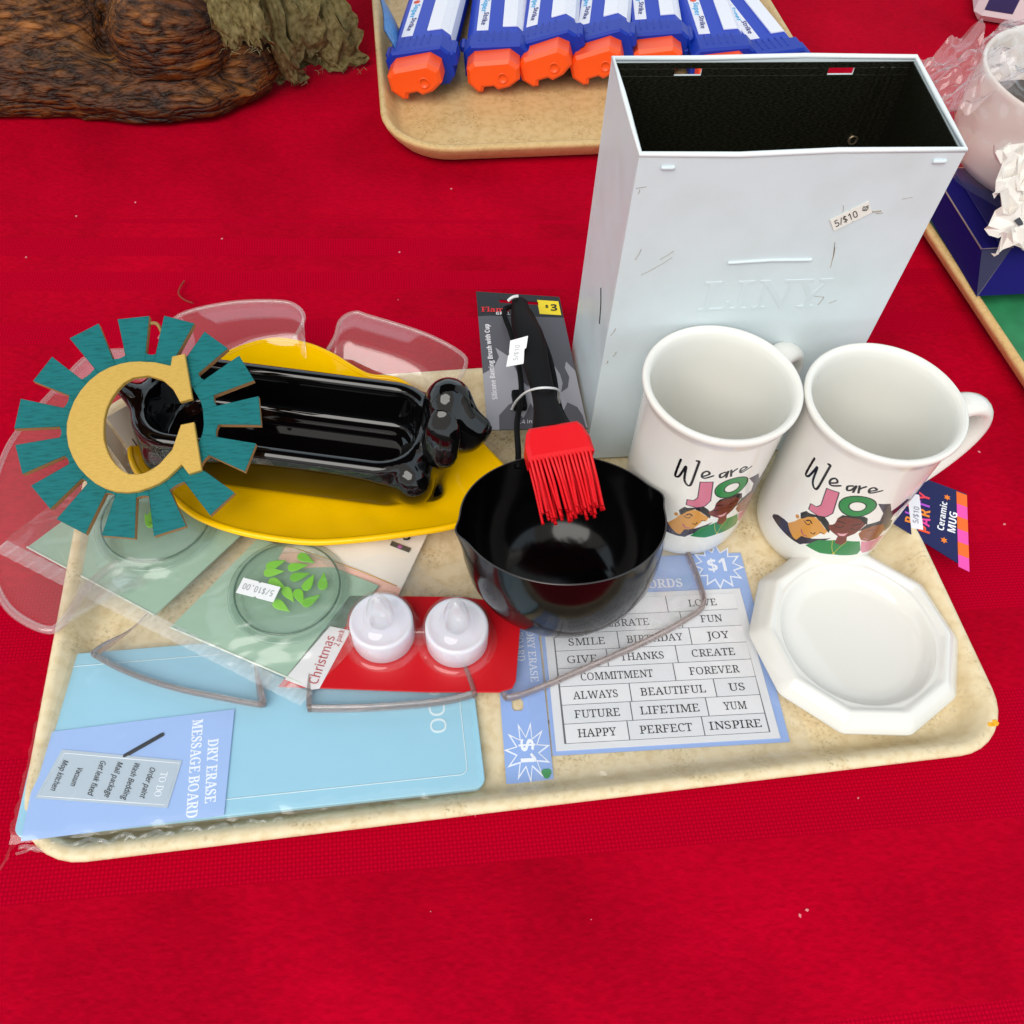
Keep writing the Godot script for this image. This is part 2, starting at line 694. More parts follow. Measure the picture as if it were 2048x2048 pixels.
func serving_trays() -> void:
	var t := tray("serving_tray", "scuffed cream serving tray in front holding the mugs, dishes and packets", 0.512, 0.302, 0.034, Vector3(0, 0, -0.151), tray_material("eadbba", 4))
	var chip := begin()
	for k in 3:
		prism(chip, poly2([0.0, 0.0, 2.2, -1.0, 3.0, 1.2, 1.0, 2.6, -0.6, 1.6], 0.001), 0.0, 0.0006, Transform3D(Basis(Vector3.UP, k * 1.3), Vector3(0.2452 + 0.0014 * (k % 2), 0.0198 + 0.0003 * (k % 2), 0.1360 + 0.0012 * k)), 0.0002)
	obj("paint_chip", chip, mat("f2ae12", 0.5), t)
	tray("serving_tray", "tan serving tray at the back under the row of blue toy guns", 0.425, 0.40, 0.062, Vector3(0.156, 0, -0.762), tray_material("d9bc88", 21))
	var g := tray("serving_tray", "tan tray at the right edge lined with a green mat", 0.46, 0.41, 0.03, Vector3(0.6155, 0, -0.305), tray_material("e3bf86", 33), 1.5)
	var mt := begin()
	box(mt, Vector3(0.424, 0.003, 0.374), Transform3D(Basis(), Vector3(0, 0.0068, 0)), 0.0006)
	var green := mat("2f8a58", 0.5)
	green.albedo_texture = ntex(noise(0.02, FastNoiseLite.TYPE_SIMPLEX, 4, 9), 256, [[0.0, "dddddd"], [1.0, "ffffff"]])
	tri(green, 8.0)
	obj("green_mat", mt, green, g)


func ripple(w: float, d: float, amp: float, sd: int, n := 40, drop: Variant = null) -> SurfaceTool:  # a sheet of clear film, slightly crumpled
	var nz := noise(1.0, FastNoiseLite.TYPE_SIMPLEX, 2, sd)
	var st := begin()
	surf(st, func(u, v):
		var x: float = (u - 0.5) * w
		var z: float = (v - 0.5) * d
		var y := amp * nz.get_noise_2d(x * 42.0, z * 42.0) + amp * 0.5 * absf(nz.get_noise_2d(x * 110.0 + 7.0, z * 60.0))
		if drop != null:
			y += drop.call(x, z)
		return Vector3(x + 0.0012 * nz.get_noise_2d(z * 120.0, 3.0), y, z + 0.0012 * nz.get_noise_2d(x * 120.0, 9.0)), n, int(n * d / w) + 2, true)
	return st


func message_board() -> void:
	var t := thing("message_board", "pale blue dry erase board in a clear bag, lying along the tray's front left edge", "message board", Vector3.ZERO)
	var fl := Vector3(-0.2515, 0.0215, -0.0140)
	var ax := (Vector3(-0.0296, 0.0135, -0.0143) - fl).normalized()
	var az := (fl - Vector3(-0.2550, 0.0125, -0.1140))
	az = (az - ax * az.dot(ax)).normalized()
	t.transform = Transform3D(Basis(ax, az.cross(ax), az), fl + ax * 0.1090 - az * 0.0500 - az.cross(ax) * 0.0016)
	var sky_blue := mat("a2d5eb", 0.3, 0.5)
	var st := begin()
	prism(st, round_rect(0.2270, 0.1005, 0.006), -0.0015, 0.0015, Transform3D(), 0.0004)
	obj("board_panel", st, sky_blue, t)
	st = begin()
	var line := PackedVector3Array()
	for p in round_rect(0.210, 0.084, 0.004):
		line.append(Vector3(p.x, 0.0016, p.y))
	tube(st, line, 0.00035, 4, 0.4, true)
	obj("border_line", st, mat("d8eef6", 0.5), t)
	letters("TO DO", 0.0085, mat("e6f4fa", 0.5), t, flat(0.0920, 0.0017, -0.0010, -90), "Droid Sans", false, 0.038)
	# the paper label in the bag
	st = begin()
	prism(st, poly2([-0.0475, -0.0265, 0.0475, -0.0300, 0.0462, 0.0270, -0.0468, 0.0290]), 0.0, 0.0004, Transform3D(Basis(), Vector3(-0.0622, 0.0021, 0.0232)))
	var lab := obj("paper_label", st, mat("a5c2f2", 0.5, 0.4), t)
	var white := mat("f4f8ff", 0.6)
	var o := Vector3(-0.0622, 0.0026, 0.0232)
	letters("DRY ERASE", 0.0052, white, lab, flat(o.x + 0.0385, o.y, o.z + 0.0030, -88), "Droid Serif", true, 0.034)
	letters("MESSAGE BOARD", 0.0052, white, lab, flat(o.x + 0.0300, o.y, o.z + 0.0005, -88), "Droid Serif", true, 0.0525)
	st = begin()
	tube(st, PackedVector3Array([Vector3(-0.0068, 0, -0.0082), Vector3(-0.0052, 0.0001, -0.0092), Vector3(0.0118, 0.0001, -0.0190), Vector3(0.0128, 0, -0.0196)]), func(s): return 0.0003 if s < 0.05 else (0.0012 if s < 0.9 else 0.0009), 8, 0.35)
	obj("pen_picture", st, mat("1c2028", 0.5), lab, Transform3D(Basis(), o))
	st = begin()
	prism(st, poly2([-0.0365, -0.0160, 0.0235, -0.0035, 0.0190, 0.0205, -0.0445, 0.0085]), 0.0, 0.0003, Transform3D(Basis(), o))
	obj("board_picture", st, mat("bccad6", 0.55), lab)
	st = begin()
	var edge := PackedVector3Array()
	for p in poly2([-0.0350, -0.0140, 0.0220, -0.0022, 0.0180, 0.0190, -0.0430, 0.0074]):
		edge.append(Vector3(p.x, 0.0003, p.y) + o)
	tube(st, edge, 0.00025, 4, 0.4, true)
	obj("picture_border", st, white, lab)
	letters("TO DO", 0.0034, white, lab, flat(o.x + 0.0145, o.y + 0.0004, o.z + 0.0080, -100), "Droid Serif", false, 0.0125)
	var hand := mat("20242c", 0.6)
	var list := ["Order paint", "Wash Bedding", "Mail package", "Get leak fixed", "Vacuum", "Mop kitchen"]
	for i in list.size():
		var xf := flat(o.x + 0.0080 - 0.0083 * i - (0.0015 if i > 3 else 0.0), o.y + 0.0004, o.z + 0.0065 - 0.0017 * i, -102)
		xf.basis.y += xf.basis.x * 0.25  # a slanting hand
		letters(list[i], 0.0026, hand, lab, xf, "Droid Sans", false, [0.0155, 0.0190, 0.0180, 0.0175, 0.0095, 0.0155][i])
	# the bag: film above the board, hanging over the tray's rim at its open corner
	st = ripple(0.224, 0.104, 0.0008, 5, 70, func(x, z): return 0.0040 - 0.002 * smoothstep(0.046, 0.053, z))
	obj("clear_bag", st, M.film, t, Transform3D(Basis(), Vector3(-0.002, 0, 0.001)))
	for e in [[0.0545, 0.0012, 4.0], [0.0560, 0.0008, 21.0]]:  # the bag's rolled, crinkled front edge
		var fold := []
		for k in 40:
			var x := lerpf(-0.111, 0.012, k / 39.0)
			fold.append(Vector3(x, -0.0010 - 0.05 * (x + 0.111) * 0.12 + 0.0011 * sin(k * 1.9 + e[2]), e[0] + 0.0013 * sin(k * 1.3 + e[2]) + 0.0008 * sin(k * 3.1)))
		st = begin()
		tube(st, spline(fold, 3), e[1], 8, 0.7)
		obj("bag_fold", st, pane("ffffff", 0.05, 0.05, 0.9), t)
	st = begin()
	surf(st, func(u, v): return Vector3(-0.1125 - 0.012 * v * u, 0.003 - 0.014 * v - 0.002 * sin(u * 19.0) * v, lerpf(0.036, 0.060, u) + 0.006 * v * u), 18, 4, true)
	obj("bag_corner", st, M.film, t)


func word_sheet() -> void:
	var t := thing("word_sheet", "white sheet of printed word tiles on a periwinkle card beside the white plate", "craft sheet", Vector3(0.0757, 0.0060, -0.0760))
	t.rotation.y = deg_to_rad(-3.2)
	var st := begin()
	prism(st, poly2([-0.0640, -0.0700, 0.0655, -0.0700, 0.0655, 0.0510, -0.0645, 0.0510]), 0.0, 0.0005)
	var blue := mat("93b0e6", 0.5, 0.4)
	obj("backing_card", st, blue, t)
	st = begin()
	prism(st, poly2([-0.0620, -0.0445, 0.0590, -0.0445, 0.0605, 0.0488, -0.0625, 0.0488]), 0.0005, 0.0016, Transform3D(), 0.0002)
	obj("white_sheet", st, mat("dfe1e6", 0.5, 0.4), t)
	st = begin()
	prism(st, poly2([-0.0573, -0.0412, 0.0543, -0.0412, 0.0556, 0.0454, -0.0578, 0.0454]), 0.0016, 0.00175)
	obj("cut_lines", st, mat("5d6068", 0.6), t)
	var face := [mat("e3e4e8", 0.5, 0.4), mat("dddfe4", 0.5, 0.4)]
	var rows := [
		[["FAMILY", 0.62], ["LOVE", 1.0]], [["CELEBRATE", 0.68], ["FUN", 1.0]], [["SMILE", 0.33], ["BIRTHDAY", 0.71], ["JOY", 1.0]], [["GIVE", 0.26], ["THANKS", 0.62], ["CREATE", 1.0]],
		[["COMMITMENT", 0.59], ["FOREVER", 1.0]], [["ALWAYS", 0.35], ["BEAUTIFUL", 0.78], ["US", 1.0]], [["FUTURE", 0.34], ["LIFETIME", 0.72], ["YUM", 1.0]], [["HAPPY", 0.31], ["PERFECT", 0.68], ["INSPIRE", 1.0]]]
	for r in 8:
		var x0 := -0.0570
		for c in rows[r]:
			var x1: float = -0.0570 + 0.1120 * c[1]
			var tile := begin()
			box(tile, Vector3(x1 - x0 - 0.0006, 0.0003, 0.01045), Transform3D(), 0.00008)
			var p := put("word_tile", null, face[(r + int(c[1] * 10)) % 2], t, Transform3D(Basis(), Vector3((x0 + x1) / 2, 0.0019, -0.0358 + 0.01082 * r)))
			tile.generate_normals()
			p.mesh = tile.commit()
			letters(c[0], 0.0044, M.ink, p, flat(0, 0.0002, 0.0003), "Droid Serif", false, minf(0.0040 * c[0].length() + 0.001, x1 - x0 - 0.003))
			x0 = x1
	var white := mat("e8ecf6", 0.5)
	letters("WORDS", 0.0058, white, t, flat(0.0100, 0.0007, -0.0505), "Droid Serif", true, 0.030)
	st = begin()
	prism(st, star(12, 0.0105, 0.0165, 0.1), 0.0005, 0.0007, Transform3D(Basis(), Vector3(0.0490, 0, -0.0610)))
	obj("price_star", st, white, t)
	st = begin()
	prism(st, star(12, 0.0093, 0.0140, 0.1), 0.0007, 0.0009, Transform3D(Basis(), Vector3(0.0490, 0, -0.0610)))
	obj("star_field", st, blue, t)
	letters("$1", 0.009, white, t, flat(0.0490, 0.0011, -0.0615), "Droid Sans", true)
	st = ripple(0.150, 0.150, 0.0007, 15, 50, func(x, z): return 0.0030 - 0.0028 * smoothstep(0.066, 0.075, z))
	obj("clear_sleeve", st, M.film, t, Transform3D(Basis(), Vector3(0, 0, -0.0070)))


func hang_tag() -> void:
	var t := thing("hang_tag", "narrow blue hang tag with a white star reading $1 left of the word sheet", "tag", Vector3(-0.0030, 0.0058, -0.0640))
	t.rotation.y = deg_to_rad(-3.0)
	var st := begin()
	var out := poly2([-0.0125, -0.046, 0.0125, -0.046, 0.0125, 0.0480, -0.0125, 0.0480])
	for seg in [[-0.046, 0.0015], [0.0085, 0.0480]]:
		prism(st, poly2([-0.0125, seg[0], 0.0125, seg[0], 0.0125, seg[1], -0.0125, seg[1]]), 0.0, 0.0005)
	prism(st, poly2([-0.0125, 0.0015, -0.0052, 0.0015, -0.0064, 0.0032, -0.0064, 0.0068, -0.0052, 0.0085, -0.0125, 0.0085]), 0.0, 0.0005)
	prism(st, poly2([-0.0012, 0.0015, 0.0125, 0.0015, 0.0125, 0.0085, -0.0012, 0.0085, 0.0000, 0.0068, 0.0000, 0.0032]), 0.0, 0.0005)
	var blue := mat("94b1e8", 0.45, 0.4)
	obj("tag_card", st, blue, t)
	var white := mat("eef2fb", 0.5)
	st = begin()
	prism(st, star(11, 0.0080, 0.0158, 0.25), 0.0005, 0.0007, Transform3D(Basis.from_scale(Vector3(0.80, 1, 1.08)), Vector3(0, 0, 0.0318)))
	obj("price_star", st, white, t)
	st = begin()
	prism(st, star(11, 0.0068, 0.0130, 0.25), 0.0007, 0.0009, Transform3D(Basis.from_scale(Vector3(0.80, 1, 1.08)), Vector3(0, 0, 0.0318)))
	obj("star_field", st, blue, t)
	letters("$1", 0.0082, white, t, flat(0.0, 0.0011, 0.0318, -90), "Droid Sans", true, 0.0125)
	letters("DRY ERASE", 0.0042, white, t, flat(0.0075, 0.0007, -0.024, -90), "Droid Serif", false, 0.032)
	letters("BOARD", 0.0042, white, t, flat(0.0010, 0.0007, -0.030, -90), "Droid Serif", false, 0.018)
	st = begin()
	var leaf := PackedVector2Array()
	for i in 40:
		var a := TAU * i / 40.0
		leaf.append(Vector2(sin(a), -cos(a)) * 0.0028 * (0.72 + 0.28 * absf(sin(a * 1.5))))
	prism(st, leaf, 0.0007, 0.0010, Transform3D(Basis(), Vector3(0.0090, 0, 0.0438)))
	obj("clover_emblem", st, mat("0a8a3e", 0.5), t)


func clear_platter() -> void:
	var t := thing("clear_platter", "clear plastic flower shaped platter whose petals spread beneath the yellow platter and black cup", "platter", Vector3(-0.115, 0.0, -0.215))
	var petals := [
		[[-0.221, 0.022, -0.346], [-0.206, 0.030, -0.360], [-0.172, 0.034, -0.365], [-0.139, 0.036, -0.362], [-0.125, 0.036, -0.356], [-0.120, 0.034, -0.344], [-0.132, 0.0205, -0.334], [-0.147, 0.014, -0.318]],
		[[-0.113, 0.018, -0.315], [-0.100, 0.026, -0.332], [-0.095, 0.032, -0.343], [-0.085, 0.034, -0.348], [-0.074, 0.034, -0.343], [-0.038, 0.034, -0.323], [-0.015, 0.032, -0.305], [-0.012, 0.030, -0.294], [-0.024, 0.024, -0.277], [-0.043, 0.018, -0.260]],
		[[-0.238, 0.022, -0.337], [-0.261, 0.030, -0.326], [-0.276, 0.032, -0.298], [-0.292, 0.032, -0.267], [-0.299, 0.032, -0.244], [-0.300, 0.032, -0.210], [-0.294, 0.030, -0.171], [-0.285, 0.028, -0.147], [-0.273, 0.027, -0.132], [-0.255, 0.026, -0.122], [-0.248, 0.024, -0.131], [-0.243, 0.018, -0.152], [-0.229, 0.016, -0.169]],
		[[-0.203, 0.014, -0.142], [-0.216, 0.014, -0.125], [-0.232, 0.016, -0.112], [-0.231, 0.016, -0.108], [-0.212, 0.016, -0.096], [-0.188, 0.016, -0.085], [-0.164, 0.016, -0.077], [-0.144, 0.016, -0.071], [-0.143, 0.016, -0.074], [-0.148, 0.014, -0.097], [-0.149, 0.014, -0.120]],
		[[-0.117, 0.014, -0.109], [-0.118, 0.014, -0.084], [-0.118, 0.015, -0.068], [-0.116, 0.015, -0.066], [-0.086, 0.015, -0.063], [-0.052, 0.015, -0.062], [-0.033, 0.015, -0.064], [-0.030, 0.015, -0.067], [-0.035, 0.014, -0.091], [-0.038, 0.014, -0.118]],
		[[-0.023, 0.014, -0.116], [-0.017, 0.013, -0.086], [-0.014, 0.013, -0.065], [-0.010, 0.013, -0.061], [0.007, 0.013, -0.065], [0.032, 0.013, -0.073], [0.071, 0.013, -0.086], [0.099, 0.013, -0.098], [0.110, 0.013, -0.106], [0.111, 0.013, -0.121], [0.109, 0.013, -0.143], [0.105, 0.013, -0.165], [0.068, 0.014, -0.178]]]
	var sheet := pane("ffffff", 0.035, 0.02, 0.9)
	var rim_m := mat("d6c6c2", 0.04, 0.5)
	rim_m.refraction_enabled = true
	rim_m.refraction_scale = 0.049
	rim_m.albedo_color.a = 0.16
	rim_m.transparency = BaseMaterial3D.TRANSPARENCY_ALPHA
	var mid := Vector3(-0.115, 0.0125, -0.215)
	for i in petals.size():
		var raw := []
		for p in petals[i]:
			raw.append(Vector3(p[0], p[1], p[2]) - t.position)
		var line := spline(raw, 5)
		var c := mid - t.position
		var st := begin()
		surf(st, func(u, v):
			var q := line[int(round(u * (line.size() - 1)))]
			var inner := c + Vector3(q.x - c.x, 0, q.z - c.z).normalized() * 0.062
			inner.y = 0.0118
			var p := inner.lerp(q, v)
			p.y = lerpf(inner.y, q.y, smoothstep(0.30, 0.75, v) if i < 3 else v) - (0.0 if i < 3 else 0.001 * sin(PI * v))
			return p, line.size() - 1, 12, true)
		surf(st, func(u, v):
			var q := line[int(round(u * (line.size() - 1)))]
			var inner := c + Vector3(q.x - c.x, 0, q.z - c.z).normalized() * 0.062
			inner.y = 0.0118
			var p := inner.lerp(q, v)
			p.y = lerpf(inner.y, q.y, smoothstep(0.30, 0.75, v) if i < 3 else v) - 0.0020
			return p, line.size() - 1, 12)
		var petal := obj("petal", st, sheet, t)
		st = begin()
		var span: Array = [[0.0, 1.0], [0.0, 1.0], [0.0, 1.0], [0.16, 0.84], [0.10, 0.90], [0.06, 0.94]][i]
		tube(st, line, func(s):
			var k: float = smoothstep(span[0] - 0.06, span[0] + 0.02, s) * (1.0 - smoothstep(span[1] - 0.02, span[1] + 0.06, s))
			return lerpf(0.0004, 0.0017, k) if i >= 3 else (0.0015 if i < 2 else 0.0017 + 0.0007 * smoothstep(0.45, 0.7, s)), 8, 2.0 if i >= 3 else 1.0)
		obj("petal_rim", st, rim_m if i >= 3 else pane("d9c4c4", 0.22, 0.04, 0.9), petal)
	var st := begin()
	surf(st, func(u, v): return Vector3(sin(TAU * u) * 0.063 * v, 0.0116, -cos(TAU * u) * 0.063 * v), 40, 3)
	obj("dish_centre", st, sheet, t)


func paper_packet() -> void:
	var t := thing("paper_packet", "white and peach paper packet priced $3 poking out from under the yellow platter", "packet", Vector3(-0.090, 0.0175, -0.170))
	t.rotation.y = deg_to_rad(-26)
	var st := begin()
	surf(st, func(u, v): return Vector3((u - 0.5) * 0.074, 0.0035 * sin(PI * u) * sin(PI * v) - 0.006 * u, (v - 0.5) * 0.058), 12, 10, true)
	surf(st, func(u, v): return Vector3((u - 0.5) * 0.074, -0.0012 - 0.006 * u, (v - 0.5) * 0.058), 2, 2)
	obj("envelope", st, mat("efe9e2", 0.5, 0.3), t)
	st = begin()
	surf(st, func(u, v): return Vector3((u - 0.5) * 0.074, 0.0004 + 0.0035 * sin(PI * u) * sin(PI * lerpf(0.84, 1.0, v)) - 0.006 * u, lerpf(0.020, 0.029, v)), 12, 3, true)
	obj("peach_strip", st, mat("f6c3b4", 0.5, 0.3), t)
	st = begin()
	tube(st, PackedVector3Array([Vector3(-0.037, 0.0012, 0.0195), Vector3(-0.012, 0.0012, 0.0195), Vector3(0.012, -0.0012, 0.0195), Vector3(0.034, -0.0052, 0.0195)]), 0.00035, 4, 0.6)
	obj("gold_line", st, mat("e2a23a", 0.4), t)
	letters("3", 0.0062, mat("151515", 0.6), t, Transform3D(Basis(Vector3.UP, deg_to_rad(16)) * Basis(Vector3.RIGHT, -PI / 2), Vector3(0.0270, -0.0025, -0.0135)), "Droid Sans", true)
	letters("$", 0.0030, mat("151515", 0.6), t, Transform3D(Basis(Vector3.UP, deg_to_rad(16)) * Basis(Vector3.RIGHT, -PI / 2), Vector3(0.0238, -0.0025, -0.0160)), "Droid Sans", true)
	st = begin()
	box(st, Vector3(0.0125, 0.0003, 0.0034), Transform3D(Basis(Vector3.FORWARD, 0.12), Vector3(0.0260, -0.0030, -0.0052)), 0.0001)
	obj("black_bar", st, mat("151212", 0.5), t)
	st = begin()
	lathe(st, [[0.0015, 0.0], [0.0015, 0.0003], [0.0, 0.0003]], 14)
	obj("magenta_dot", st, mat("a02a90", 0.5), t, Transform3D(Basis(), Vector3(0.0258, -0.0028, -0.0052)))


func teardrop(l: float, w: float) -> PackedVector2Array:
	var p := PackedVector2Array()
	for i in 18:
		var a := TAU * i / 18.0
		p.append(Vector2(cos(a) * l / 2, sin(a) * w / 2 * (0.55 - 0.45 * cos(a)) * 1.35))
	return p


func coaster_pack() -> void:
	var t := thing("coaster_bag", "clear plastic bag with two sage green cards under the glass coasters", "bag", Vector3(-0.170, 0.0165, -0.150))
	var sage := mat("9dbba6", 0.4, 0.4)
	var edge := mat("dfe6da", 0.5)
	for q in [[[-0.2817, -0.1843], [-0.2040, -0.1308], [-0.1545, -0.1850], [-0.2300, -0.2350]], [[-0.1945, -0.1222], [-0.1224, -0.0804], [-0.0782, -0.1368], [-0.1480, -0.1775]]]:
		var p := PackedVector2Array()
		for e in q:
			p.append(Vector2(e[0] + 0.170, e[1] + 0.150))
		var st := begin()
		prism(st, p, -0.0012, 0.0, Transform3D(), 0.0002)
		var card := obj("sage_card", st, sage, t)
		st = begin()
		tube(st, PackedVector3Array([Vector3(p[0].x, 0.0003, p[0].y), Vector3(p[1].x, 0.0003, p[1].y)]), 0.0006, 6, 0.6)
		obj("card_edge", st, edge, card)
	var st := begin()
	var nz := noise(1.0, FastNoiseLite.TYPE_SIMPLEX, 2, 31)
	var a := Vector3(-0.2985, 0, -0.1850)
	var b := Vector3(-0.1210, 0, -0.0690)
	var over := Vector3(0.078, 0, -0.080)
	surf(st, func(u, v):
		var p: Vector3 = a.lerp(b, u) + over * v - Vector3(-0.170, 0, -0.150)
		var y := 0.0022 + 0.0009 * nz.get_noise_2d(p.x * 45.0, p.z * 70.0) + 0.0006 * nz.get_noise_2d(p.x * 190.0, p.z * 90.0)
		for d in [Vector3(-0.2075, 0, -0.195), Vector3(-0.1295, 0, -0.1375)]:
			y += 0.0070 * (1.0 - smoothstep(0.027, 0.050, Vector2(p.x - 0.170 - d.x, p.z - 0.150 - d.z).length()))
		return Vector3(p.x, y - 0.002 * smoothstep(0.08, 0.0, v), p.z), 70, 40, false)
	obj("clear_bag", st, pane("f2fbf4", 0.05, 0.16, 0.7), t)
	for seam in [0.08]:
		st = begin()
		surf(st, func(u, v):
			var p: Vector3 = a.lerp(b, u) + over * (seam * v - 0.02) - Vector3(-0.170, 0, -0.150)
			return Vector3(p.x, 0.0005 + 0.0006 * sin(u * 160.0), p.z), 200, 2, false)
		obj("bag_seam", st, pane("ffffff", 0.22, 0.18, 0.9), t)
	# the price sticker stuck on the bag
	st = begin()
	prism(st, poly2([-0.0112, -0.0035, -0.002, -0.0035, -0.001, -0.0026, 0.0, -0.0035, 0.0112, -0.0035, 0.0112, 0.0065, 0.001, 0.0065, 0.0, 0.0056, -0.001, 0.0065, -0.0112, 0.0065]), 0.0, 0.0004, Transform3D(Basis(Vector3.UP, deg_to_rad(-22)), Vector3(0.0258, 0.0104, 0.0138)))
	var stk := obj("price_sticker", st, mat("eff0f2", 0.5), t)
	letters("5/$10.00", 0.0038, mat("9aa0a4", 0.6), stk, Transform3D(Basis(Vector3.UP, deg_to_rad(158)) * Basis(Vector3.RIGHT, -PI / 2), Vector3(0.0252, 0.0109, 0.0152)), "Droid Sans Mono", false, 0.018)
	# the coasters themselves
	var glass := mat("7fa08a", 0.5, 0.5)
	glass.transparency = BaseMaterial3D.TRANSPARENCY_ALPHA
	glass.albedo_color = Color(0.50, 0.66, 0.55, 0.16)
	glass.roughness = 0.08
	var rimg := pane("1f5a44", 0.65, 0.08, 0.7)
	var lm := [mat("7ac72c", 0.3), mat("6fba2a", 0.3), mat("88d03c", 0.3)]
	var sets := [
		["round green glass coaster with leaf pattern under the sign's teal rays", Vector3(-0.2075, 0.0180, -0.1950), 0.0320, [[-10, -70, 80], [-20, -30, 75], [-12, -2, 20], [0, 12, 25], [12, 22, 10], [62, 0, 60], [-50, 20, 120], [50, -40, 100], [25, -60, 60]]],
		["round green glass coaster with leaf pattern and a white price sticker over it", Vector3(-0.1295, 0.0180, -0.1375), 0.0298, [[-80, -140, 20], [120, -155, -35], [-90, -95, 0], [65, -115, 5], [80, -60, 12], [-65, -25, -35], [140, -20, 60], [230, -20, 85], [10, 40, -60], [80, 60, -70], [155, 80, 30], [-35, 100, -40]]]]
	for s in sets:
		var o := thing("glass_coaster", s[0], "coaster", s[1], "leaf pattern glass coasters")
		var r: float = s[2]
		st = begin()
		lathe(st, [[r * 0.86, 0.0], [r * 0.97, 0.0010], [r, 0.0030], [r * 0.985, 0.0042], [r * 0.94, 0.0036], [0.0, 0.0033]], 56)
		obj("glass_disc", st, glass, o)
		st = begin()
		var c := PackedVector3Array()
		for i in 56:
			c.append(Vector3(sin(TAU * i / 56.0), 0, cos(TAU * i / 56.0)) * r * 0.995 + Vector3(0, 0.0042, 0))
		tube(st, c, 0.0006, 6, 1.0, true)
		obj("green_rim", st, rimg, o)
		st = begin()
		lathe(st, [[r * 1.14, 0.0004], [r * 1.15, 0.0010], [r * 1.11, 0.0014], [r * 1.02, 0.0008]], 56)
		obj("foot_ring", st, pane("6f9a84", 0.30, 0.08, 0.7), o)
		var one := begin()
		prism(one, teardrop(0.0118, 0.0064), 0.0, 0.0008, Transform3D(), 0.0003)
		one.generate_normals()
		var leaf := one.commit()
		for i in s[3].size():
			var e: Array = s[3][i]
			put("leaf", leaf, lm[i % 3], o, Transform3D(Basis(Vector3.UP, deg_to_rad(e[2])), Vector3(e[0] * 0.0000874, 0.0037, e[1] * 0.000118)))


func candle_pack() -> void:
	var t := thing("candle_pack", "red card blister pack with two white flameless tea lights", "candle pack", Vector3(-0.0565, 0.0165, -0.0990))
	var red := mat("c3101c", 0.35, 0.5)
	var st := begin()
	var org := Vector2(-0.0565, -0.0990)
	var p := PackedVector2Array()
	for e in [[-0.1345, -0.0800], [-0.0560, -0.0680], [-0.0165, -0.0634], [-0.0090, -0.0650], [-0.0065, -0.0690], [0.0032, -0.1153], [-0.0300, -0.1240], [-0.0950, -0.1320]]:
		p.append(Vector2(e[0], e[1]) - org)
	prism(st, p, -0.0010, 0.0, Transform3D(), 0.0003)
	obj("red_card", st, red, t)
	st = begin()
	prism(st, poly2([-0.0745, 0.0155, -0.0600, 0.0230, -0.0560, 0.0228, -0.0385, -0.0100, -0.0500, -0.0140]), 0.0, 0.0004)
	var lab := obj("white_label", st, mat("e2dfe2", 0.5), t)
	letters("Christmas", 0.0052, mat("b02a36", 0.6), lab, flat(-0.0545, 0.0006, 0.0060, 70), "Droid Sans", false, 0.029)
	letters("2 pack", 0.0030, mat("b02a36", 0.6), lab, flat(-0.0450, 0.0006, -0.0060, 70), "Droid Sans", false, 0.010)
	var wax := mat("dfdce6", 0.35, 0.5)
	wax.subsurf_scatter_enabled = true
	wax.subsurf_scatter_strength = 0.25
	var flame := pane("f4f4f6", 0.12, 0.04, 0.9)
	var blister := pane("ffffff", 0.02, 0.03, 0.9)
	for c in [[-0.0768, -0.1040], [-0.0362, -0.0968]]:
		var at := Vector3(c[0] - org.x, 0.0004, c[1] - org.y)
		st = begin()
		lathe(st, [[0.0, 0.0], [0.0168, 0.0], [0.0173, 0.0008], [0.0173, 0.0170], [0.0168, 0.0184], [0.0156, 0.0190], [0.0150, 0.0186], [0.0090, 0.0182], [0.0, 0.0182]], 48)
		var can := obj("tea_light", st, wax, t, Transform3D(Basis(), at))
		st = begin()
		lathe(st, [[0.0, 0.0182], [0.0062, 0.0183], [0.0060, 0.0215], [0.0050, 0.0290], [0.0034, 0.0360], [0.0016, 0.0415], [0.0, 0.0430]], 24)
		obj("flame_tip", st, flame, can)
		st = begin()
		lathe(st, [[0.0225, 0.0002], [0.0200, 0.0006], [0.0188, 0.0020], [0.0184, 0.0180], [0.0178, 0.0198], [0.0165, 0.0204], [0.0100, 0.0206], [0.0090, 0.0220], [0.0074, 0.0300], [0.0052, 0.0380], [0.0028, 0.0440], [0.0012, 0.0456], [0.0, 0.0458]], 48)
		obj("blister_dome", st, blister, t, Transform3D(Basis(), at))
	st = begin()
	surf(st, func(u, v): return Vector3(lerpf(-0.006, 0.007, u), 0.0010 + 0.008 * sin(PI * clampf(v, 0.0, 1.0)), lerpf(-0.006, 0.005, v)), 6, 10, true)
	obj("blister_bridge", st, blister, t, Transform3D(Basis(Vector3.UP, -0.17), Vector3(0, 0, -0.0015)))


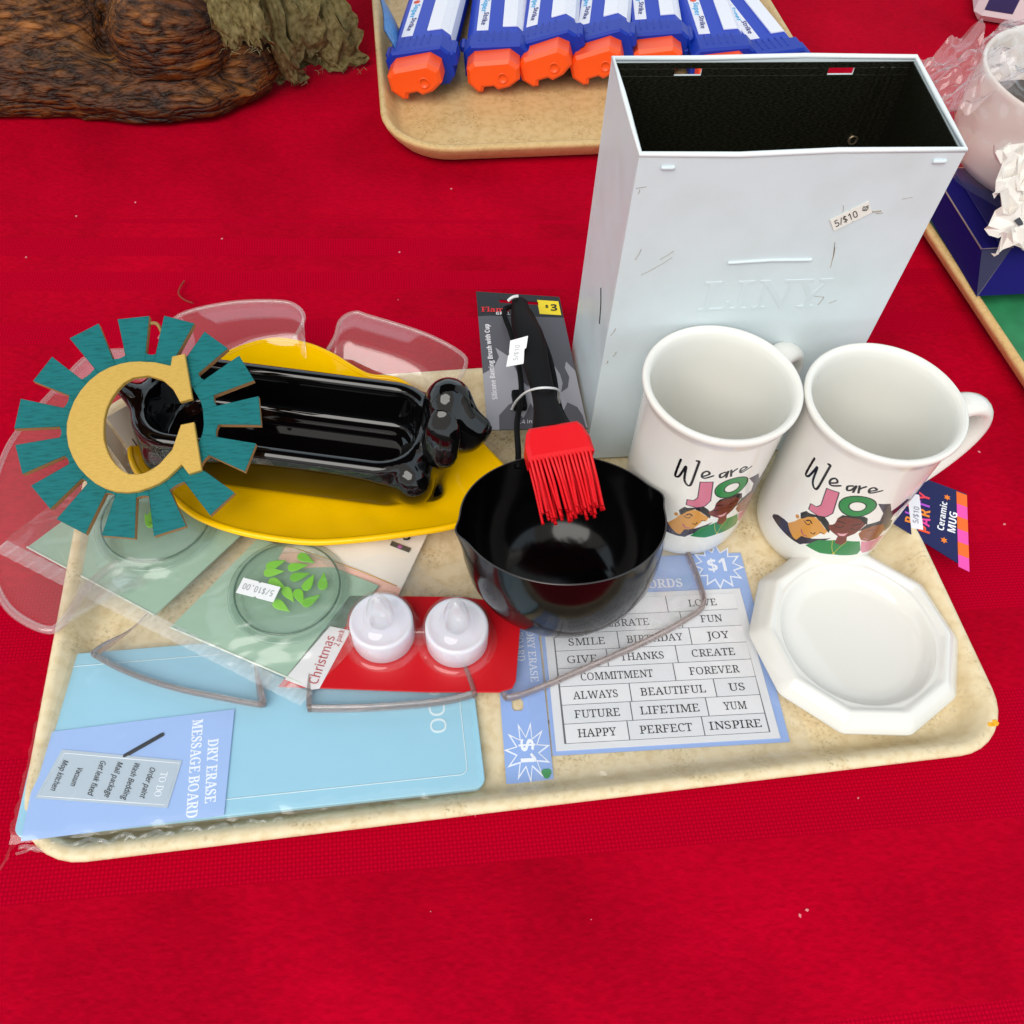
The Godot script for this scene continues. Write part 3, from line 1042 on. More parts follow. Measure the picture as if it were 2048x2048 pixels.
func yellow_platter() -> void:
	var c := Vector3(-0.112, 0.0, -0.243)
	var t := thing("leaf_platter", "glossy yellow leaf shaped platter with a wavy edge under the black dog dish", "platter", c)
	var raw := []
	for p in [[-0.1676, -0.3230], [-0.1431, -0.3311], [-0.1234, -0.3268], [-0.1037, -0.3149], [-0.0793, -0.2928], [-0.0584, -0.2861], [-0.0387, -0.2653], [-0.0222, -0.2545], [-0.0075, -0.2240], [0.0075, -0.1955], [-0.0010, -0.1799], [-0.0271, -0.1671], [-0.0619, -0.1631], [-0.0990, -0.1621], [-0.1233, -0.1646], [-0.1569, -0.1747], [-0.1820, -0.1885], [-0.2010, -0.2080], [-0.2187, -0.2230], [-0.2260, -0.2480], [-0.2150, -0.2780], [-0.1950, -0.3040]]:
		raw.append(Vector3(p[0], 0.030, p[1]) - c)
	var line := spline(raw, 7, true)
	var n := line.size()
	var glaze := mat("ffc600", 0.10, 0.4)
	var top := func(i: int, s: float) -> Vector3:
		var q := line[i % n]
		var ang := atan2(q.z, q.x)
		var vein := 0.0006 * absf(sin(ang * 9.0)) * smoothstep(0.45, 0.7, s) * (1.0 - smoothstep(0.85, 1.0, s)) + 0.0007 * exp(-pow((q.z * s - 0.2 * q.x * s) / 0.004, 2.0))
		return Vector3(q.x * s, 0.0195 + 0.0105 * pow(s, 4.0) + vein, q.z * s)
	var st := begin()
	surf(st, func(u, v): return top.call(int(round(u * n)), v), n, 18)
	surf(st, func(u, v):
		var p: Vector3 = top.call(int(round(u * n)), v * 0.995)
		return p - Vector3(0, 0.0038, 0), n, 8, true)
	obj("leaf_dish", st, glaze, t)
	st = begin()
	var rim := PackedVector3Array()
	for q in line:
		rim.append(q + Vector3(0, -0.0018, 0))
	tube(st, rim, 0.0022, 8, 1.0, true)
	obj("rolled_edge", st, glaze, t)


func dog_dish() -> void:
	var t := thing("dog_dish", "glossy black dachshund shaped dish lying on the yellow platter", "dish", Vector3(-0.127, 0.0215, -0.2376))
	t.rotation.y = deg_to_rad(-15.0)
	var glaze := mat("060607", 0.05, 0.5)
	glaze.clearcoat_enabled = true
	glaze.clearcoat = 0.25
	glaze.clearcoat_roughness = 0.02
	var rb := func(p: Vector3, hx: float, hz: float, r: float) -> float:
		var q := Vector2(absf(p.x) - hx + r, absf(p.z) - hz + r)
		return Vector2(maxf(q.x, 0), maxf(q.y, 0)).length() + minf(maxf(q.x, q.y), 0.0) - r
	var body := func(p: Vector3) -> float:
		var belly := 0.0030 * sin(PI * clampf(p.y / 0.043, 0.0, 1.0))
		var d: float = rb.call(p, 0.0890, 0.0345, 0.027) - belly
		var solid := -smin(-d, -maxf(p.y - 0.0400, 0.0010 - p.y), 0.004)
		solid = smin(solid, ell(p, Vector3(0.0825, 0.0205, 0.0270), Vector3(0.0135, 0.0165, 0.0120)), 0.004)
		solid = smin(solid, ell(p, Vector3(0.0825, 0.0205, -0.0270), Vector3(0.0135, 0.0165, 0.0120)), 0.004)
		solid = smin(solid, ell(p, Vector3(-0.068, 0.015, 0.0280), Vector3(0.0150, 0.0145, 0.0120)), 0.004)
		solid = smin(solid, ell(p, Vector3(-0.068, 0.015, -0.0280), Vector3(0.0150, 0.0145, 0.0120)), 0.004)
		solid = smin(solid, ell(p, Vector3(0.0885, 0.0045, 0.0205), Vector3(0.0120, 0.0050, 0.0075)), 0.004)
		solid = smin(solid, ell(p, Vector3(0.0885, 0.0045, -0.0205), Vector3(0.0120, 0.0050, 0.0075)), 0.004)
		solid = smin(solid, cone(p, Vector3(0.084, 0.018, 0), Vector3(0.1000, 0.046, -0.002), 0.0195, 0.0120), 0.012)
		solid = smin(solid, cone(p, Vector3(-0.082, 0.020, 0), Vector3(-0.0985, 0.050, 0.004), 0.0090, 0.0042), 0.010)
		var ci: float = rb.call(p, 0.0825, 0.0275, 0.0225) + 0.16 * maxf(0.0400 - p.y, 0.0)
		var cav := -smin(-ci, -(0.0090 - p.y + 0.0022 * smoothstep(-0.009, -0.004, ci)), 0.005)
		return -smin(-solid, cav, 0.0035)
	var st := nets(body, Vector3(-0.112, -0.001, -0.046), Vector3(0.118, 0.064, 0.046), 0.0019)
	obj("dish_body", st, glaze, t)
	var head := func(p: Vector3) -> float:
		var d := ell(p, Vector3(0.1000, 0.0600, -0.0050), Vector3(0.0138, 0.0150, 0.0135))
		d = smin(d, cone(p, Vector3(0.1050, 0.0540, -0.0010), Vector3(0.1180, 0.0480, 0.0020), 0.0110, 0.0082), 0.005)
		d = smin(d, ell(p, Vector3(0.1075, 0.0410, 0.0040), Vector3(0.0145, 0.0105, 0.0100)), 0.005)
		d = smin(d, cone(p, Vector3(0.0990, 0.0500, -0.002), Vector3(0.0950, 0.0380, 0.0), 0.0125, 0.0130), 0.010)
		return d
	var hd := obj("head", nets(head, Vector3(0.076, 0.018, -0.022), Vector3(0.140, 0.080, 0.020), 0.0017), glaze, t)
	for s in [1.0, -1.0]:
		var ear := func(p: Vector3) -> float:
			var up := Vector3(0.05, 0.30, -s * 0.12).normalized()  # the ear flares outward to its tip
			var q := p - Vector3(0.1000, 0.0510, -0.003 + s * 0.0155)
			q = Vector3(q.x, q.dot(up), q.dot(Vector3.RIGHT.cross(up).normalized()))
			return smin(ell(q, Vector3(0, 0.004, 0), Vector3(0.0100, 0.0130, 0.0038)), ell(q, Vector3(-0.002, -0.009, 0), Vector3(0.0112, 0.0145, 0.0036)), 0.006)
		obj("ear", nets(ear, Vector3(0.074, 0.018, -0.042 if s < 0 else -0.002), Vector3(0.114, 0.076, 0.002 if s < 0 else 0.040), 0.0015), glaze, hd)
	st = begin()
	lathe(st, [[0.0, -0.0040], [0.0030, -0.0028], [0.0042, 0.0], [0.0030, 0.0028], [0.0, 0.0040]], 20)
	obj("nose", st, glaze, hd, Transform3D(Basis(Vector3.BACK, 1.2), Vector3(0.1228, 0.0490, 0.0025)))


func letter_sign() -> void:
	var b := Basis(Vector3.RIGHT, deg_to_rad(20))
	var t := thing("letter_sign", "teal wooden sunburst sign with a gold letter C, propped on the dog dish", "sign", Vector3(-0.2050, 0.0720, -0.2197) + b * Vector3(0.0016, 0, -0.0026))
	t.basis = b.scaled(Vector3.ONE * 0.975)
	var teal := mat("167073", 0.62, 0.3)
	teal.albedo_texture = ntex(noise(0.02, FastNoiseLite.TYPE_SIMPLEX, 5, 71), 512, [[0.0, "b8c4c4"], [0.45, "f0f4f4"], [1.0, "ffffff"]])
	tri(teal, 12.0)
	teal.uv1_scale = Vector3(6, 20, 45)
	teal.normal_enabled = true
	teal.normal_texture = ntex(noise(0.03, FastNoiseLite.TYPE_SIMPLEX, 4, 72), 512, [], 4.0)
	teal.normal_scale = 0.35
	var fibre := mat("a97f55", 0.85, 0.2)
	# fifteen rays on a ring, cut from one board: top face teal, cut edges bare brown fibreboard
	var outer := []
	var angs := []
	var mid := [-93.0, -70.5, -48.5, -26.5, -2.5, 22.5, 49.0, 76.0, 100.0, 122.5, 143.5, 166.0, 189.5, 215.0, 242.5]
	for i in mid.size():
		var a0: float = mid[i]
		for e in [[-7.2, 0], [-7.6, 1], [7.6, 1], [7.2, 0]]:
			angs.append(a0 + e[0])
			outer.append(0.0445 if e[1] == 0 else 0.0685 + 0.0012 * sin(i * 2.3))
		var nxt: float = mid[i + 1] if i + 1 < mid.size() else mid[0] + 360.0
		for f in [0.35, 0.65]:
			angs.append(lerpf(a0 + 7.2, nxt - 7.2, f))
			outer.append(0.0436)
	var top := begin()
	var side := begin()
	top.set_smooth_group(-1)
	side.set_smooth_group(-1)
	var n := angs.size()
	var th := 0.0042
	for i in n:
		var j := (i + 1) % n
		var da := Vector2(cos(deg_to_rad(angs[i])), sin(deg_to_rad(angs[i])))
		var db := Vector2(cos(deg_to_rad(angs[j])), sin(deg_to_rad(angs[j])))
		var p := func(d: Vector2, r: float, y: float) -> Vector3: return Vector3(d.x * r, y, d.y * r)
		var hole := 0.0362
		quad(top, p.call(da, hole, th), p.call(db, hole, th), p.call(db, outer[j] - 0.0003, th), p.call(da, outer[i] - 0.0003, th))
		quad(side, p.call(da, hole, 0), p.call(da, outer[i], 0), p.call(db, outer[j], 0), p.call(db, hole, 0))
		quad(side, p.call(da, outer[i], 0), p.call(da, outer[i], th - 0.0003), p.call(db, outer[j], th - 0.0003), p.call(db, outer[j], 0))
		quad(top, p.call(da, outer[i], th - 0.0003), p.call(da, outer[i] - 0.0003, th), p.call(db, outer[j] - 0.0003, th), p.call(db, outer[j], th - 0.0003))
		quad(side, p.call(db, hole, 0), p.call(db, hole, th), p.call(da, hole, th), p.call(da, hole, 0))
	var board := obj("sunburst_board", top, teal, t)
	obj("cut_edge", side, fibre, board)
	var gold := mat("cfab52", 0.45, 0.5)
	gold.metallic = 0.15
	gold.albedo_texture = ntex(noise(0.03, FastNoiseLite.TYPE_SIMPLEX, 5, 75), 512, [[0.0, "ebe6da"], [0.5, "faf7f0"], [1.0, "ffffff"]])
	tri(gold, 16.0)
	gold.uv1_scale = Vector3(10, 10, 70)
	gold.normal_enabled = true
	gold.normal_texture = ntex(noise(0.05, FastNoiseLite.TYPE_SIMPLEX, 4, 76), 512, [], 4.0)
	gold.normal_scale = 0.3
	var c := poly2([19.5, -39.4, 26.7, -40.7, 30.6, -12.1, 23.6, -10.5, 19.8, -18.8, 14.1, -25.0, 6.2, -28.3, -2.5, -27.7, -7.5, -25.0, -11.2, -21.0, -14.6, -15.8, -17.2, -9.9, -18.6, -3.3, -18.9, 3.3, -18.4, 9.6, -17.0, 15.6, -14.7, 20.9, -11.8, 25.3, -8.4, 28.8, -5.0, 31.0, -0.8, 31.8, 3.4, 31.2, 7.9, 29.4, 12.0, 26.3, 18.9, 18.5, 23.9, 3.7, 31.3, 2.6, 35.1, 31.9, 27.8, 33.7, 24.0, 27.8, 16.2, 35.0, 11.3, 38.1, 6.0, 40.1, 0.0, 41.7, -5.9, 41.9, -12.0, 41.0, -17.6, 38.6, -23.1, 35.1, -27.8, 30.5, -32.2, 25.0, -35.5, 18.8, -38.0, 11.8, -39.1, 4.5, -39.1, -2.1, -37.7, -8.6, -35.4, -15.3, -31.9, -21.6, -27.2, -27.4, -21.7, -32.0, -15.8, -35.1, -9.5, -37.0, -4.2, -37.7, 1.0, -37.6, 9.8, -36.4, 18.6, -33.6], 0.001)
	var st := begin()
	prism(st, c, th + 0.0002, th + 0.0034, Transform3D(), 0.0004)
	obj("gold_letter", st, gold, t)
	st = begin()
	tube(st, spline([Vector3(-0.003, -0.001, -0.050), Vector3(0.001, 0.001, -0.062), Vector3(0.009, 0.002, -0.064), Vector3(0.013, 0.0, -0.055), Vector3(0.015, -0.001, -0.048)], 6), 0.0011, 6)
	obj("twine_loop", st, mat("9a7b48", 0.9), t)
	st = begin()
	tube(st, spline([Vector3(-0.205, 0.010, -0.395), Vector3(-0.2135, 0.004, -0.406), Vector3(-0.2190, 0.002, -0.4150), Vector3(-0.2185, 0.0018, -0.4230), Vector3(-0.2160, 0.0018, -0.4300)], 5), 0.0007, 5)
	var tw := obj("loose_twine", st, mat("8c3020", 0.9), self)
	tag(tw, "short curl of brown twine on the red cloth behind the clear platter", "twine")
	# a folded paper tag behind the sign
	var g := thing("barcode_tag", "folded cream paper tag with barcode lines seen through the letter C", "tag", Vector3(-0.215, 0.030, -0.252))
	g.rotation = Vector3(deg_to_rad(58), deg_to_rad(40), deg_to_rad(4))
	st = begin()
	box(st, Vector3(0.030, 0.0004, 0.046), Transform3D(), 0.0001)
	obj("paper", st, mat("d9cdbb", 0.7), g)
	st = begin()
	box(st, Vector3(0.020, 0.0004, 0.046), Transform3D(Basis(Vector3.BACK, -1.1), Vector3(-0.0195, -0.0088, 0)), 0.0001)
	obj("folded_flap", st, mat("cdbfae", 0.7), g)
	for k in 9:
		st = begin()
		box(st, Vector3(0.0007 + 0.0006 * (k % 3), 0.0002, 0.020), Transform3D(Basis(), Vector3(-0.010 + k * 0.0024, 0.0004, 0.006)), 0.00005)
		obj("barcode_bar", st, mat("5b4c45", 0.7), g)


func metal_box() -> void:
	var W := 0.1555
	var D := 0.0835
	var H := 0.2225
	var t := thing("metal_box", "tall white enamelled metal box, open at the top, behind the two mugs", "metal box", Vector3(0.0609, 0.0075, -0.2243))
	t.rotation.y = deg_to_rad(-2.4)
	var white := mat("d6e2e7", 0.28, 0.5)
	var dark := mat("5c5c50", 0.42, 0.5)
	dark.metallic = 0.85
	dark.albedo_texture = ntex(noise(0.06, FastNoiseLite.TYPE_SIMPLEX, 4, 91), 512, [[0.0, "5a5a50"], [0.5, "a8a89a"], [1.0, "ffffff"]])
	tri(dark, 14.0)
	dark.uv1_scale = Vector3(9, 50, 9)
	white.albedo_texture = ntex(noise(0.010, FastNoiseLite.TYPE_SIMPLEX_SMOOTH, 5, 95), 512, [[0.0, "f5f5f3"], [0.5, "fcfcfc"], [1.0, "ffffff"]])
	tri(white, 4.0)
	white.roughness_texture = ntex(noise(0.02, FastNoiseLite.TYPE_SIMPLEX, 4, 96), 512, [[0.0, "b0b0b0"], [1.0, "ffffff"]])
	white.roughness = 0.45
	white.normal_enabled = true
	white.normal_texture = ntex(noise(0.005, FastNoiseLite.TYPE_SIMPLEX_SMOOTH, 2, 97), 512, [], 3.0)
	white.normal_scale = 0.35
	var slab := func(called: String, m: Material, lo: Vector3, hi: Vector3, parent: Node) -> Node3D:
		var st := begin()
		box(st, hi - lo, Transform3D(Basis(), (lo + hi) / 2), 0.0002)
		return obj(called, st, m, parent)
	var e := 0.0012
	var fr: Node3D = slab.call("front_panel", white, Vector3(0, 0, -e), Vector3(W, H, 0), t)
	slab.call("side_panel", white, Vector3(0, 0, -D + e), Vector3(e, H - 0.0003, -e), t)
	var flare := 0.0062  # the box is a little wider at the back
	var lean := Basis(Vector3.UP, -atan2(flare, D))
	var sp := begin()
	box(sp, Vector3(e, H - 0.0003, D - e), Transform3D(lean, Vector3(W - e / 2 + flare / 2, H / 2, -D / 2)), 0.0002)
	obj("side_panel", sp, white, t)
	slab.call("base_panel", white, Vector3(e, 0, -D + e), Vector3(W - e, e, -e), t)
	# back wall with two slots near its top edge
	var y0 := H - 0.0088
	var y1 := H - 0.0050
	var bk := begin()
	for r in [[0, W + flare, 0, y0], [0, W + flare, y1, H - 0.0003], [0, 0.0335, y0, y1], [0.0478, 0.1155, y0, y1], [0.1296, W + flare, y0, y1]]:
		box(bk, Vector3(r[1] - r[0], r[3] - r[2], e), Transform3D(Basis(), Vector3((r[0] + r[1]) / 2, (r[2] + r[3]) / 2, -D + e / 2)), 0.0001)
	var back := obj("back_panel", bk, white, t)
	var li := begin()
	for r in [[e, W + flare - e, 0.002, y0], [e, W + flare - e, y1, H - 0.002], [e, 0.0335, y0, y1], [0.0478, 0.1155, y0, y1], [0.1296, W + flare - e, y0, y1]]:
		box(li, Vector3(r[1] - r[0], r[3] - r[2], 0.0005), Transform3D(Basis(), Vector3((r[0] + r[1]) / 2, (r[2] + r[3]) / 2, -D + e + 0.0004)), 0.0001)
	var lin := obj("black_lining", li, dark, t)
	li = begin()
	for r in [[Vector3(e + 0.0002, 0.002, -D + e + 0.001), Vector3(e + 0.0006, H - 0.002, -e - 0.0008)], [Vector3(e + 0.0008, 0.002, -e - 0.0006), Vector3(W - e - 0.0008, H - 0.002, -e - 0.0002)], [Vector3(e + 0.0008, e + 0.0003, -D + e + 0.001), Vector3(W - e - 0.0008, e + 0.0007, -e - 0.0008)]]:
		box(li, r[1] - r[0], Transform3D(Basis(), (r[0] + r[1]) / 2), 0.0001)
	box(li, Vector3(0.0004, H - 0.004, D - 2 * e - 0.002), Transform3D(lean, Vector3(W - e - 0.0006 + flare / 2, H / 2, -D / 2)), 0.0001)
	obj("black_lining", li, dark, t)
	for k in 2:  # the folded seam down the right back corner
		var st := begin()
		box(st, Vector3(0.0025, H - 0.008, 0.0012), Transform3D(Basis(), Vector3(W + flare - 0.012 - 0.0060 * k, H / 2, -D + e + 0.0014)), 0.0004)
		obj("folded_seam", st, dark, t)
	for x in [0.1434, 0.006]:
		var st := begin()
		lathe(st, [[0.0, 0.0], [0.0029, 0.0], [0.0030, 0.0012], [0.0022, 0.0018], [0.0017, 0.0010], [0.0, 0.0008]], 20)
		var rv := mat("8d7f6a", 0.35)
		rv.metallic = 0.8
		obj("rivet", st, rv, t, Transform3D(Basis(Vector3.RIGHT, PI / 2), Vector3(x, H - 0.0456, -D + e + 0.0007)))
	var st := begin()  # the rolled rim
	var pts := PackedVector3Array()
	for q in [[0.0006, -0.0006, 0], [W * 0.3, -0.0004, -0.0008], [W * 0.6, -0.0006, 0.0006], [W - 0.0006, -0.0006, 0], [W - 0.0006 + flare * 0.5, -D * 0.5, 0], [W - 0.0006 + flare, -D + 0.0006, 0], [W * 0.65, -D + 0.0002, 0.0008], [W * 0.3, -D + 0.0006, 0.0], [0.0006, -D + 0.0006, 0], [0.0008, -D * 0.62, 0], [0.0010, -D * 0.4, -0.0008]]:
		pts.append(Vector3(q[0], H - 0.0002 + q[2], q[1]))
	tube(st, pts, 0.00135, 8, 1.0, true)
	obj("rolled_rim", st, mat("e8eff2", 0.2), t)
	# pressed marks on the front
	var em := begin()
	tube(em, PackedVector3Array([Vector3(0.0113, H - 0.0066, 0), Vector3(0.0120, H - 0.0066, 0.0004), Vector3(0.0163, H - 0.0067, 0.0004), Vector3(0.0170, H - 0.0067, 0)]), 0.0010, 8)
	obj("pressed_mark", em, white, fr)
	em = begin()
	tube(em, PackedVector3Array([Vector3(0.1413, H - 0.0055, 0), Vector3(0.1420, H - 0.0055, 0.0004), Vector3(0.1466, H - 0.0056, 0.0004), Vector3(0.1473, H - 0.0056, 0)]), 0.0010, 8)
	obj("pressed_mark", em, white, fr)
	em = begin()
	tube(em, PackedVector3Array([Vector3(0.0566, H - 0.0624, 0), Vector3(0.0580, H - 0.0622, 0.0003), Vector3(0.080, H - 0.0612, 0.0003), Vector3(0.0996, H - 0.0616, 0.0003), Vector3(0.1010, H - 0.0617, 0)]), 0.0009, 8)
	obj("pressed_mark", em, white, fr)
	letters("LINY", 0.0195, white, fr, Transform3D(Basis.from_scale(Vector3(1, 1, 1)), Vector3(0.082, H - 0.0850, 0.0)), "Droid Serif", false, 0.070, 0.0006, "pressed_letters")
	var chip := mat("9c8b78", 0.7)  # chips and scratches in the enamel
	for l in [[0.1135, 0.0673, 0.1100, 0.0510, 0.00035], [0.1128, 0.0630, 0.1110, 0.0540, 0.0005], [0.1074, 0.0328, 0.1062, 0.0290, 0.0003], [0.1225, 0.0330, 0.1270, 0.0325, 0.0009], [0.1250, 0.0340, 0.1285, 0.0338, 0.0004], [0.0011, 0.0173, 0.0060, 0.0165, 0.0003], [0.0025, 0.0205, 0.0030, 0.0180, 0.0003], [0.0095, 0.0524, 0.0075, 0.0590, 0.0003], [0.0203, 0.0593, 0.0265, 0.0540, 0.00025], [0.0120, 0.0690, 0.0193, 0.0640, 0.00025], [0.0193, 0.0640, 0.0265, 0.0580, 0.0002], [0.1170, 0.0873, 0.1155, 0.0930, 0.0004], [0.1110, 0.0865, 0.1170, 0.0875, 0.0003], [0.1350, 0.0260, 0.1400, 0.0250, 0.0002], [0.0040, 0.1060, 0.0020, 0.1110, 0.0004], [0.0070, 0.1240, 0.0055, 0.1280, 0.0004], [0.0030, 0.1310, 0.0025, 0.1335, 0.0006], [0.1215, 0.0920, 0.1250, 0.0900, 0.0003]]:
		var sc := begin()
		tube(sc, PackedVector3Array([Vector3(l[0], H - l[1], 0.0001), Vector3((l[0] + l[2]) / 2 + 0.0003, H - (l[1] + l[3]) / 2, 0.0001), Vector3(l[2], H - l[3], 0.0001)]), l[4] * 0.5, 5, 0.6)
		obj("enamel_scratch", sc, chip, fr)
	st = begin()
	tube(st, spline([Vector3(-0.0003, H - 0.103, -0.030), Vector3(-0.0003, H - 0.110, -0.024), Vector3(-0.0003, H - 0.121, -0.020)], 5), 0.0003, 5)
	obj("side_scratch", st, mat("2a2420", 0.7), t)
	st = begin()
	prism(st, poly2([-0.0095, -0.0040, -0.0006, -0.0040, 0.0, -0.0034, 0.0006, -0.0040, 0.0095, -0.0040, 0.0095, 0.0040, 0.0006, 0.0040, 0.0, 0.0034, -0.0006, 0.0040, -0.0095, 0.0040]), 0.0, 0.0003)
	var stk := obj("price_sticker", st, mat("e9e9e2", 0.6), fr, Transform3D(Basis(Vector3.BACK, deg_to_rad(34)) * Basis(Vector3.RIGHT, PI / 2), Vector3(0.1123, H - 0.0350, 0.0003)))
	letters("5/$10", 0.0042, mat("3c3a36", 0.6), stk, flat(-0.0025, 0.0004, 0.0), "Droid Sans", false, 0.0110)
	letters("4SX", 0.0020, mat("3c3a36", 0.6), stk, flat(0.0072, 0.0004, -0.0005, 70), "Droid Sans", false, 0.0032)


func mug_print() -> ImageTexture:
	var w := 2048
	var h := 1024
	var p := Paint.new(w / 2, h / 2, Color(1, 1, 1))
	var k := {
		"navy": [-77.3, 35.7, -77.3, 38.4, -72.7, 41.9, -65.1, 43.9, -60.2, 43.9, -52.0, 42.0, -47.2, 35.7, -44.7, 42.9, -36.7, 43.6, -23.1, 50.0, -30.3, 42.5, -40.9, 35.5, -42.5, 33.8, -50.1, 33.6, -62.0, 34.4, -70.0, 35.0],
		"face1": [-53.1, 54.8, -48.6, 59.3, -44.0, 62.2, -38.9, 61.3, -32.0, 56.8, -28.6, 55.5, -29.7, 51.1, -32.8, 51.7, -34.8, 48.0, -37.8, 43.6, -41.8, 42.0, -45.2, 41.5, -47.2, 35.7, -50.7, 36.0, -55.9, 39.1, -60.8, 43.4, -56.1, 49.2],
		"hair1": [-53.1, 54.8, -55.3, 58.4, -51.9, 62.9, -49.2, 62.7, -41.9, 64.8, -36.9, 66.2, -32.1, 63.3, -27.9, 58.5, -27.3, 54.0, -31.6, 57.0, -37.4, 60.7, -43.1, 62.7, -48.6, 59.3, -51.5, 55.3],
		"ear1": [-56.2, 54.1],
		"J": [-46.6, 88.0, -37.4, 89.5, -33.3, 71.8, -36.2, 66.8, -41.9, 64.8, -50.8, 65.5, -51.5, 70.1, -46.2, 70.5, -43.9, 73.8],
		"Y": [-5.1, 87.3, 6.0, 86.2, 13.0, 77.0, 23.0, 84.9, 30.5, 81.1, 20.0, 71.3, 22.4, 61.1, 9.0, 64.8, 5.7, 77.0],
		"face2": [-27.1, 64.1, -27.5, 69.1, -25.1, 72.5, -18.0, 75.0, -9.6, 73.0, -3.4, 67.9, -5.2, 61.4, -7.3, 57.4, -11.9, 53.7, -9.3, 47.8, -12.6, 44.7, -18.5, 46.5, -19.2, 53.1, -24.8, 55.6, -29.3, 57.9, -31.2, 61.1, -28.3, 62.3],
		"hair2": [-27.5, 69.1, -25.4, 73.0, -18.4, 73.6, -9.6, 74.9, -5.3, 73.1, -2.0, 66.6, -5.1, 68.0, -11.2, 72.2, -21.8, 72.2],
		"green": [-38.5, 35.5, -31.5, 44.8, -19.3, 49.0, -12.7, 45.0, -9.8, 49.8, 2.2, 48.7, 10.0, 37.1, 9.4, 33.0, -12.8, 34.4, -24.6, 33.3],
		"chain": [-21.2, 48.5, -17.9, 41.0, -13.7, 36.1, -12.3, 41.9, -9.4, 49.2],
		"face3": [-4.0, 57.4, -2.9, 61.4, 4.4, 64.5, 14.3, 64.5, 23.9, 53.7, 22.2, 46.3, 12.5, 46.2, 2.6, 50.0, -1.8, 54.6],
		"hair3": [-5.5, 60.1, -2.6, 66.6, 7.4, 69.0, 24.5, 64.0, 31.9, 53.3, 26.0, 51.3, 13.3, 62.2, 1.1, 62.3],
		"pink": [3.6, 48.5, 17.4, 45.1, 22.9, 47.4, 33.9, 43.8, 30.2, 29.1, 15.0, 32.5, 10.0, 37.1],
		"W": [-66.7, 101.2, -67.2, 93.5, -67.1, 86.4, -64.2, 87.1, -62.4, 93.1, -61.1, 97.4, -59.5, 87.6, -56.9, 83.5, -53.8, 82.7, -52.9, 86.4, -52.8, 94.6, -52.9, 103.7, -53.2, 105.1, -54.8, 104.8],
		"e": [-46.7, 93.2, -42.3, 96.3, -44.6, 98.5, -47.3, 96.3, -47.1, 93.0, -44.4, 92.2, -38.9, 95.2],
		"a": [-31.0, 98.7, -34.1, 96.9, -32.9, 93.9, -30.2, 95.5, -28.8, 99.5, -28.3, 93.9],
		"r": [-26.7, 100.3, -24.6, 94.6, -25.4, 97.8, -22.2, 101.0],
		"e2": [-17.5, 98.0, -13.5, 99.8, -16.4, 101.4, -18.8, 99.5, -16.6, 96.5, -9.3, 99.6],
		"eye1": [-49.7, 54.5, -45.8, 53.1, -44.3, 54.8],
		"brow1": [-47.9, 55.8, -45.7, 57.5, -43.2, 56.1],
		"mouth1": [-48.0, 46.3, -45.0, 43.5, -41.4, 43.6],
		"nose1": [-40.3, 48.4, -37.7, 47.9, -37.0, 50.0],
		"eye1b": [-34.0, 51.8, -31.2, 52.0],
		"eye2": [-27.1, 62.1, -22.4, 61.4, -19.9, 63.6],
		"eye2b": [-13.3, 62.3, -8.4, 61.4, -6.5, 63.8],
		"brow2": [-26.4, 66.9, -20.3, 66.4],
		"brow2b": [-13.9, 65.5, -7.4, 67.3],
		"mouth2": [-21.7, 55.9, -17.4, 56.0, -12.9, 57.7, -14.3, 54.1, -17.9, 53.7],
		"eye3": [2.8, 59.4, 7.3, 59.9],
		"mouth3": [3.9, 51.8, 9.2, 49.3],
	}
	var at := func(name: String) -> PackedVector2Array:
		var o := PackedVector2Array()
		for i in range(0, k[name].size(), 2):
			o.append(Vector2((k[name][i] + 22.0 + 180.0) / 360.0 * w / 2, (1.0 - (k[name][i + 1] - 5.2) / 121.8) * h / 2))
		return o
	var ink := Color("17151c")
	var navy := Color("332a40")
	p.poly(at.call("pink"), Color("e58aa4"))
	p.poly(at.call("hair3"), Color("2c221d"))
	p.poly(at.call("face3"), Color("9a5428"))
	p.poly(at.call("navy"), navy)
	p.poly(at.call("face1"), Color("e6a34a"))
	p.disc(at.call("ear1")[0], Vector2(5, 7), Color("d8953f"))
	p.poly(at.call("hair1"), Color("1c1718"))
	p.poly(at.call("Y"), Color("3d2f49"))
	var j: PackedVector2Array = at.call("J")
	p.stroke(j, 4.0, Color("1d1a2b"), false, true)
	p.poly(j, Color("e37f9f"))
	p.poly(at.call("green"), Color("1d8a44"))
	p.poly(at.call("face2"), Color("7a3426"))
	p.poly(at.call("hair2"), Color("1d1614"))
	var oc := Vector2((-19.0 + 202.0) / 360.0 * w / 2, (1.0 - (83.0 - 5.2) / 121.8) * h / 2)
	p.disc(oc, Vector2(41, 41), Color("15261c"), 48)
	p.disc(oc, Vector2(38.5, 38), Color("2a9149"), 48)
	p.disc(oc, Vector2(19.5, 19), Color("15261c"), 36)
	p.disc(oc, Vector2(17, 16.5), Color(1, 1, 1), 36)
	p.stroke(at.call("chain"), 1.6, Color("d9b93a"), true)
	p.disc(at.call("chain")[2] + Vector2(0, 3), Vector2(3, 4), Color("e3c23c"))
	p.poly(at.call("mouth2"), Color("f0b9c4"))
	p.stroke(at.call("mouth2"), 1.2, Color("c25a78"), false, true)
	p.stroke(at.call("mouth1"), 3.6, Color("c0607c"), true)
	p.stroke(at.call("mouth3"), 3.0, Color("c0607c"))
	for e in ["eye1", "eye1b", "nose1", "eye2", "eye2b", "eye3", "brow1", "brow2", "brow2b"]:
		p.stroke(at.call(e), 2.2 if not e.begins_with("brow") else 3.4, Color("2a1510"), true)
	for e in ["W", "e", "a", "r", "e2"]:
		p.stroke(at.call(e), 5.6 if e == "W" else 4.8, ink, true)
	return p.done()


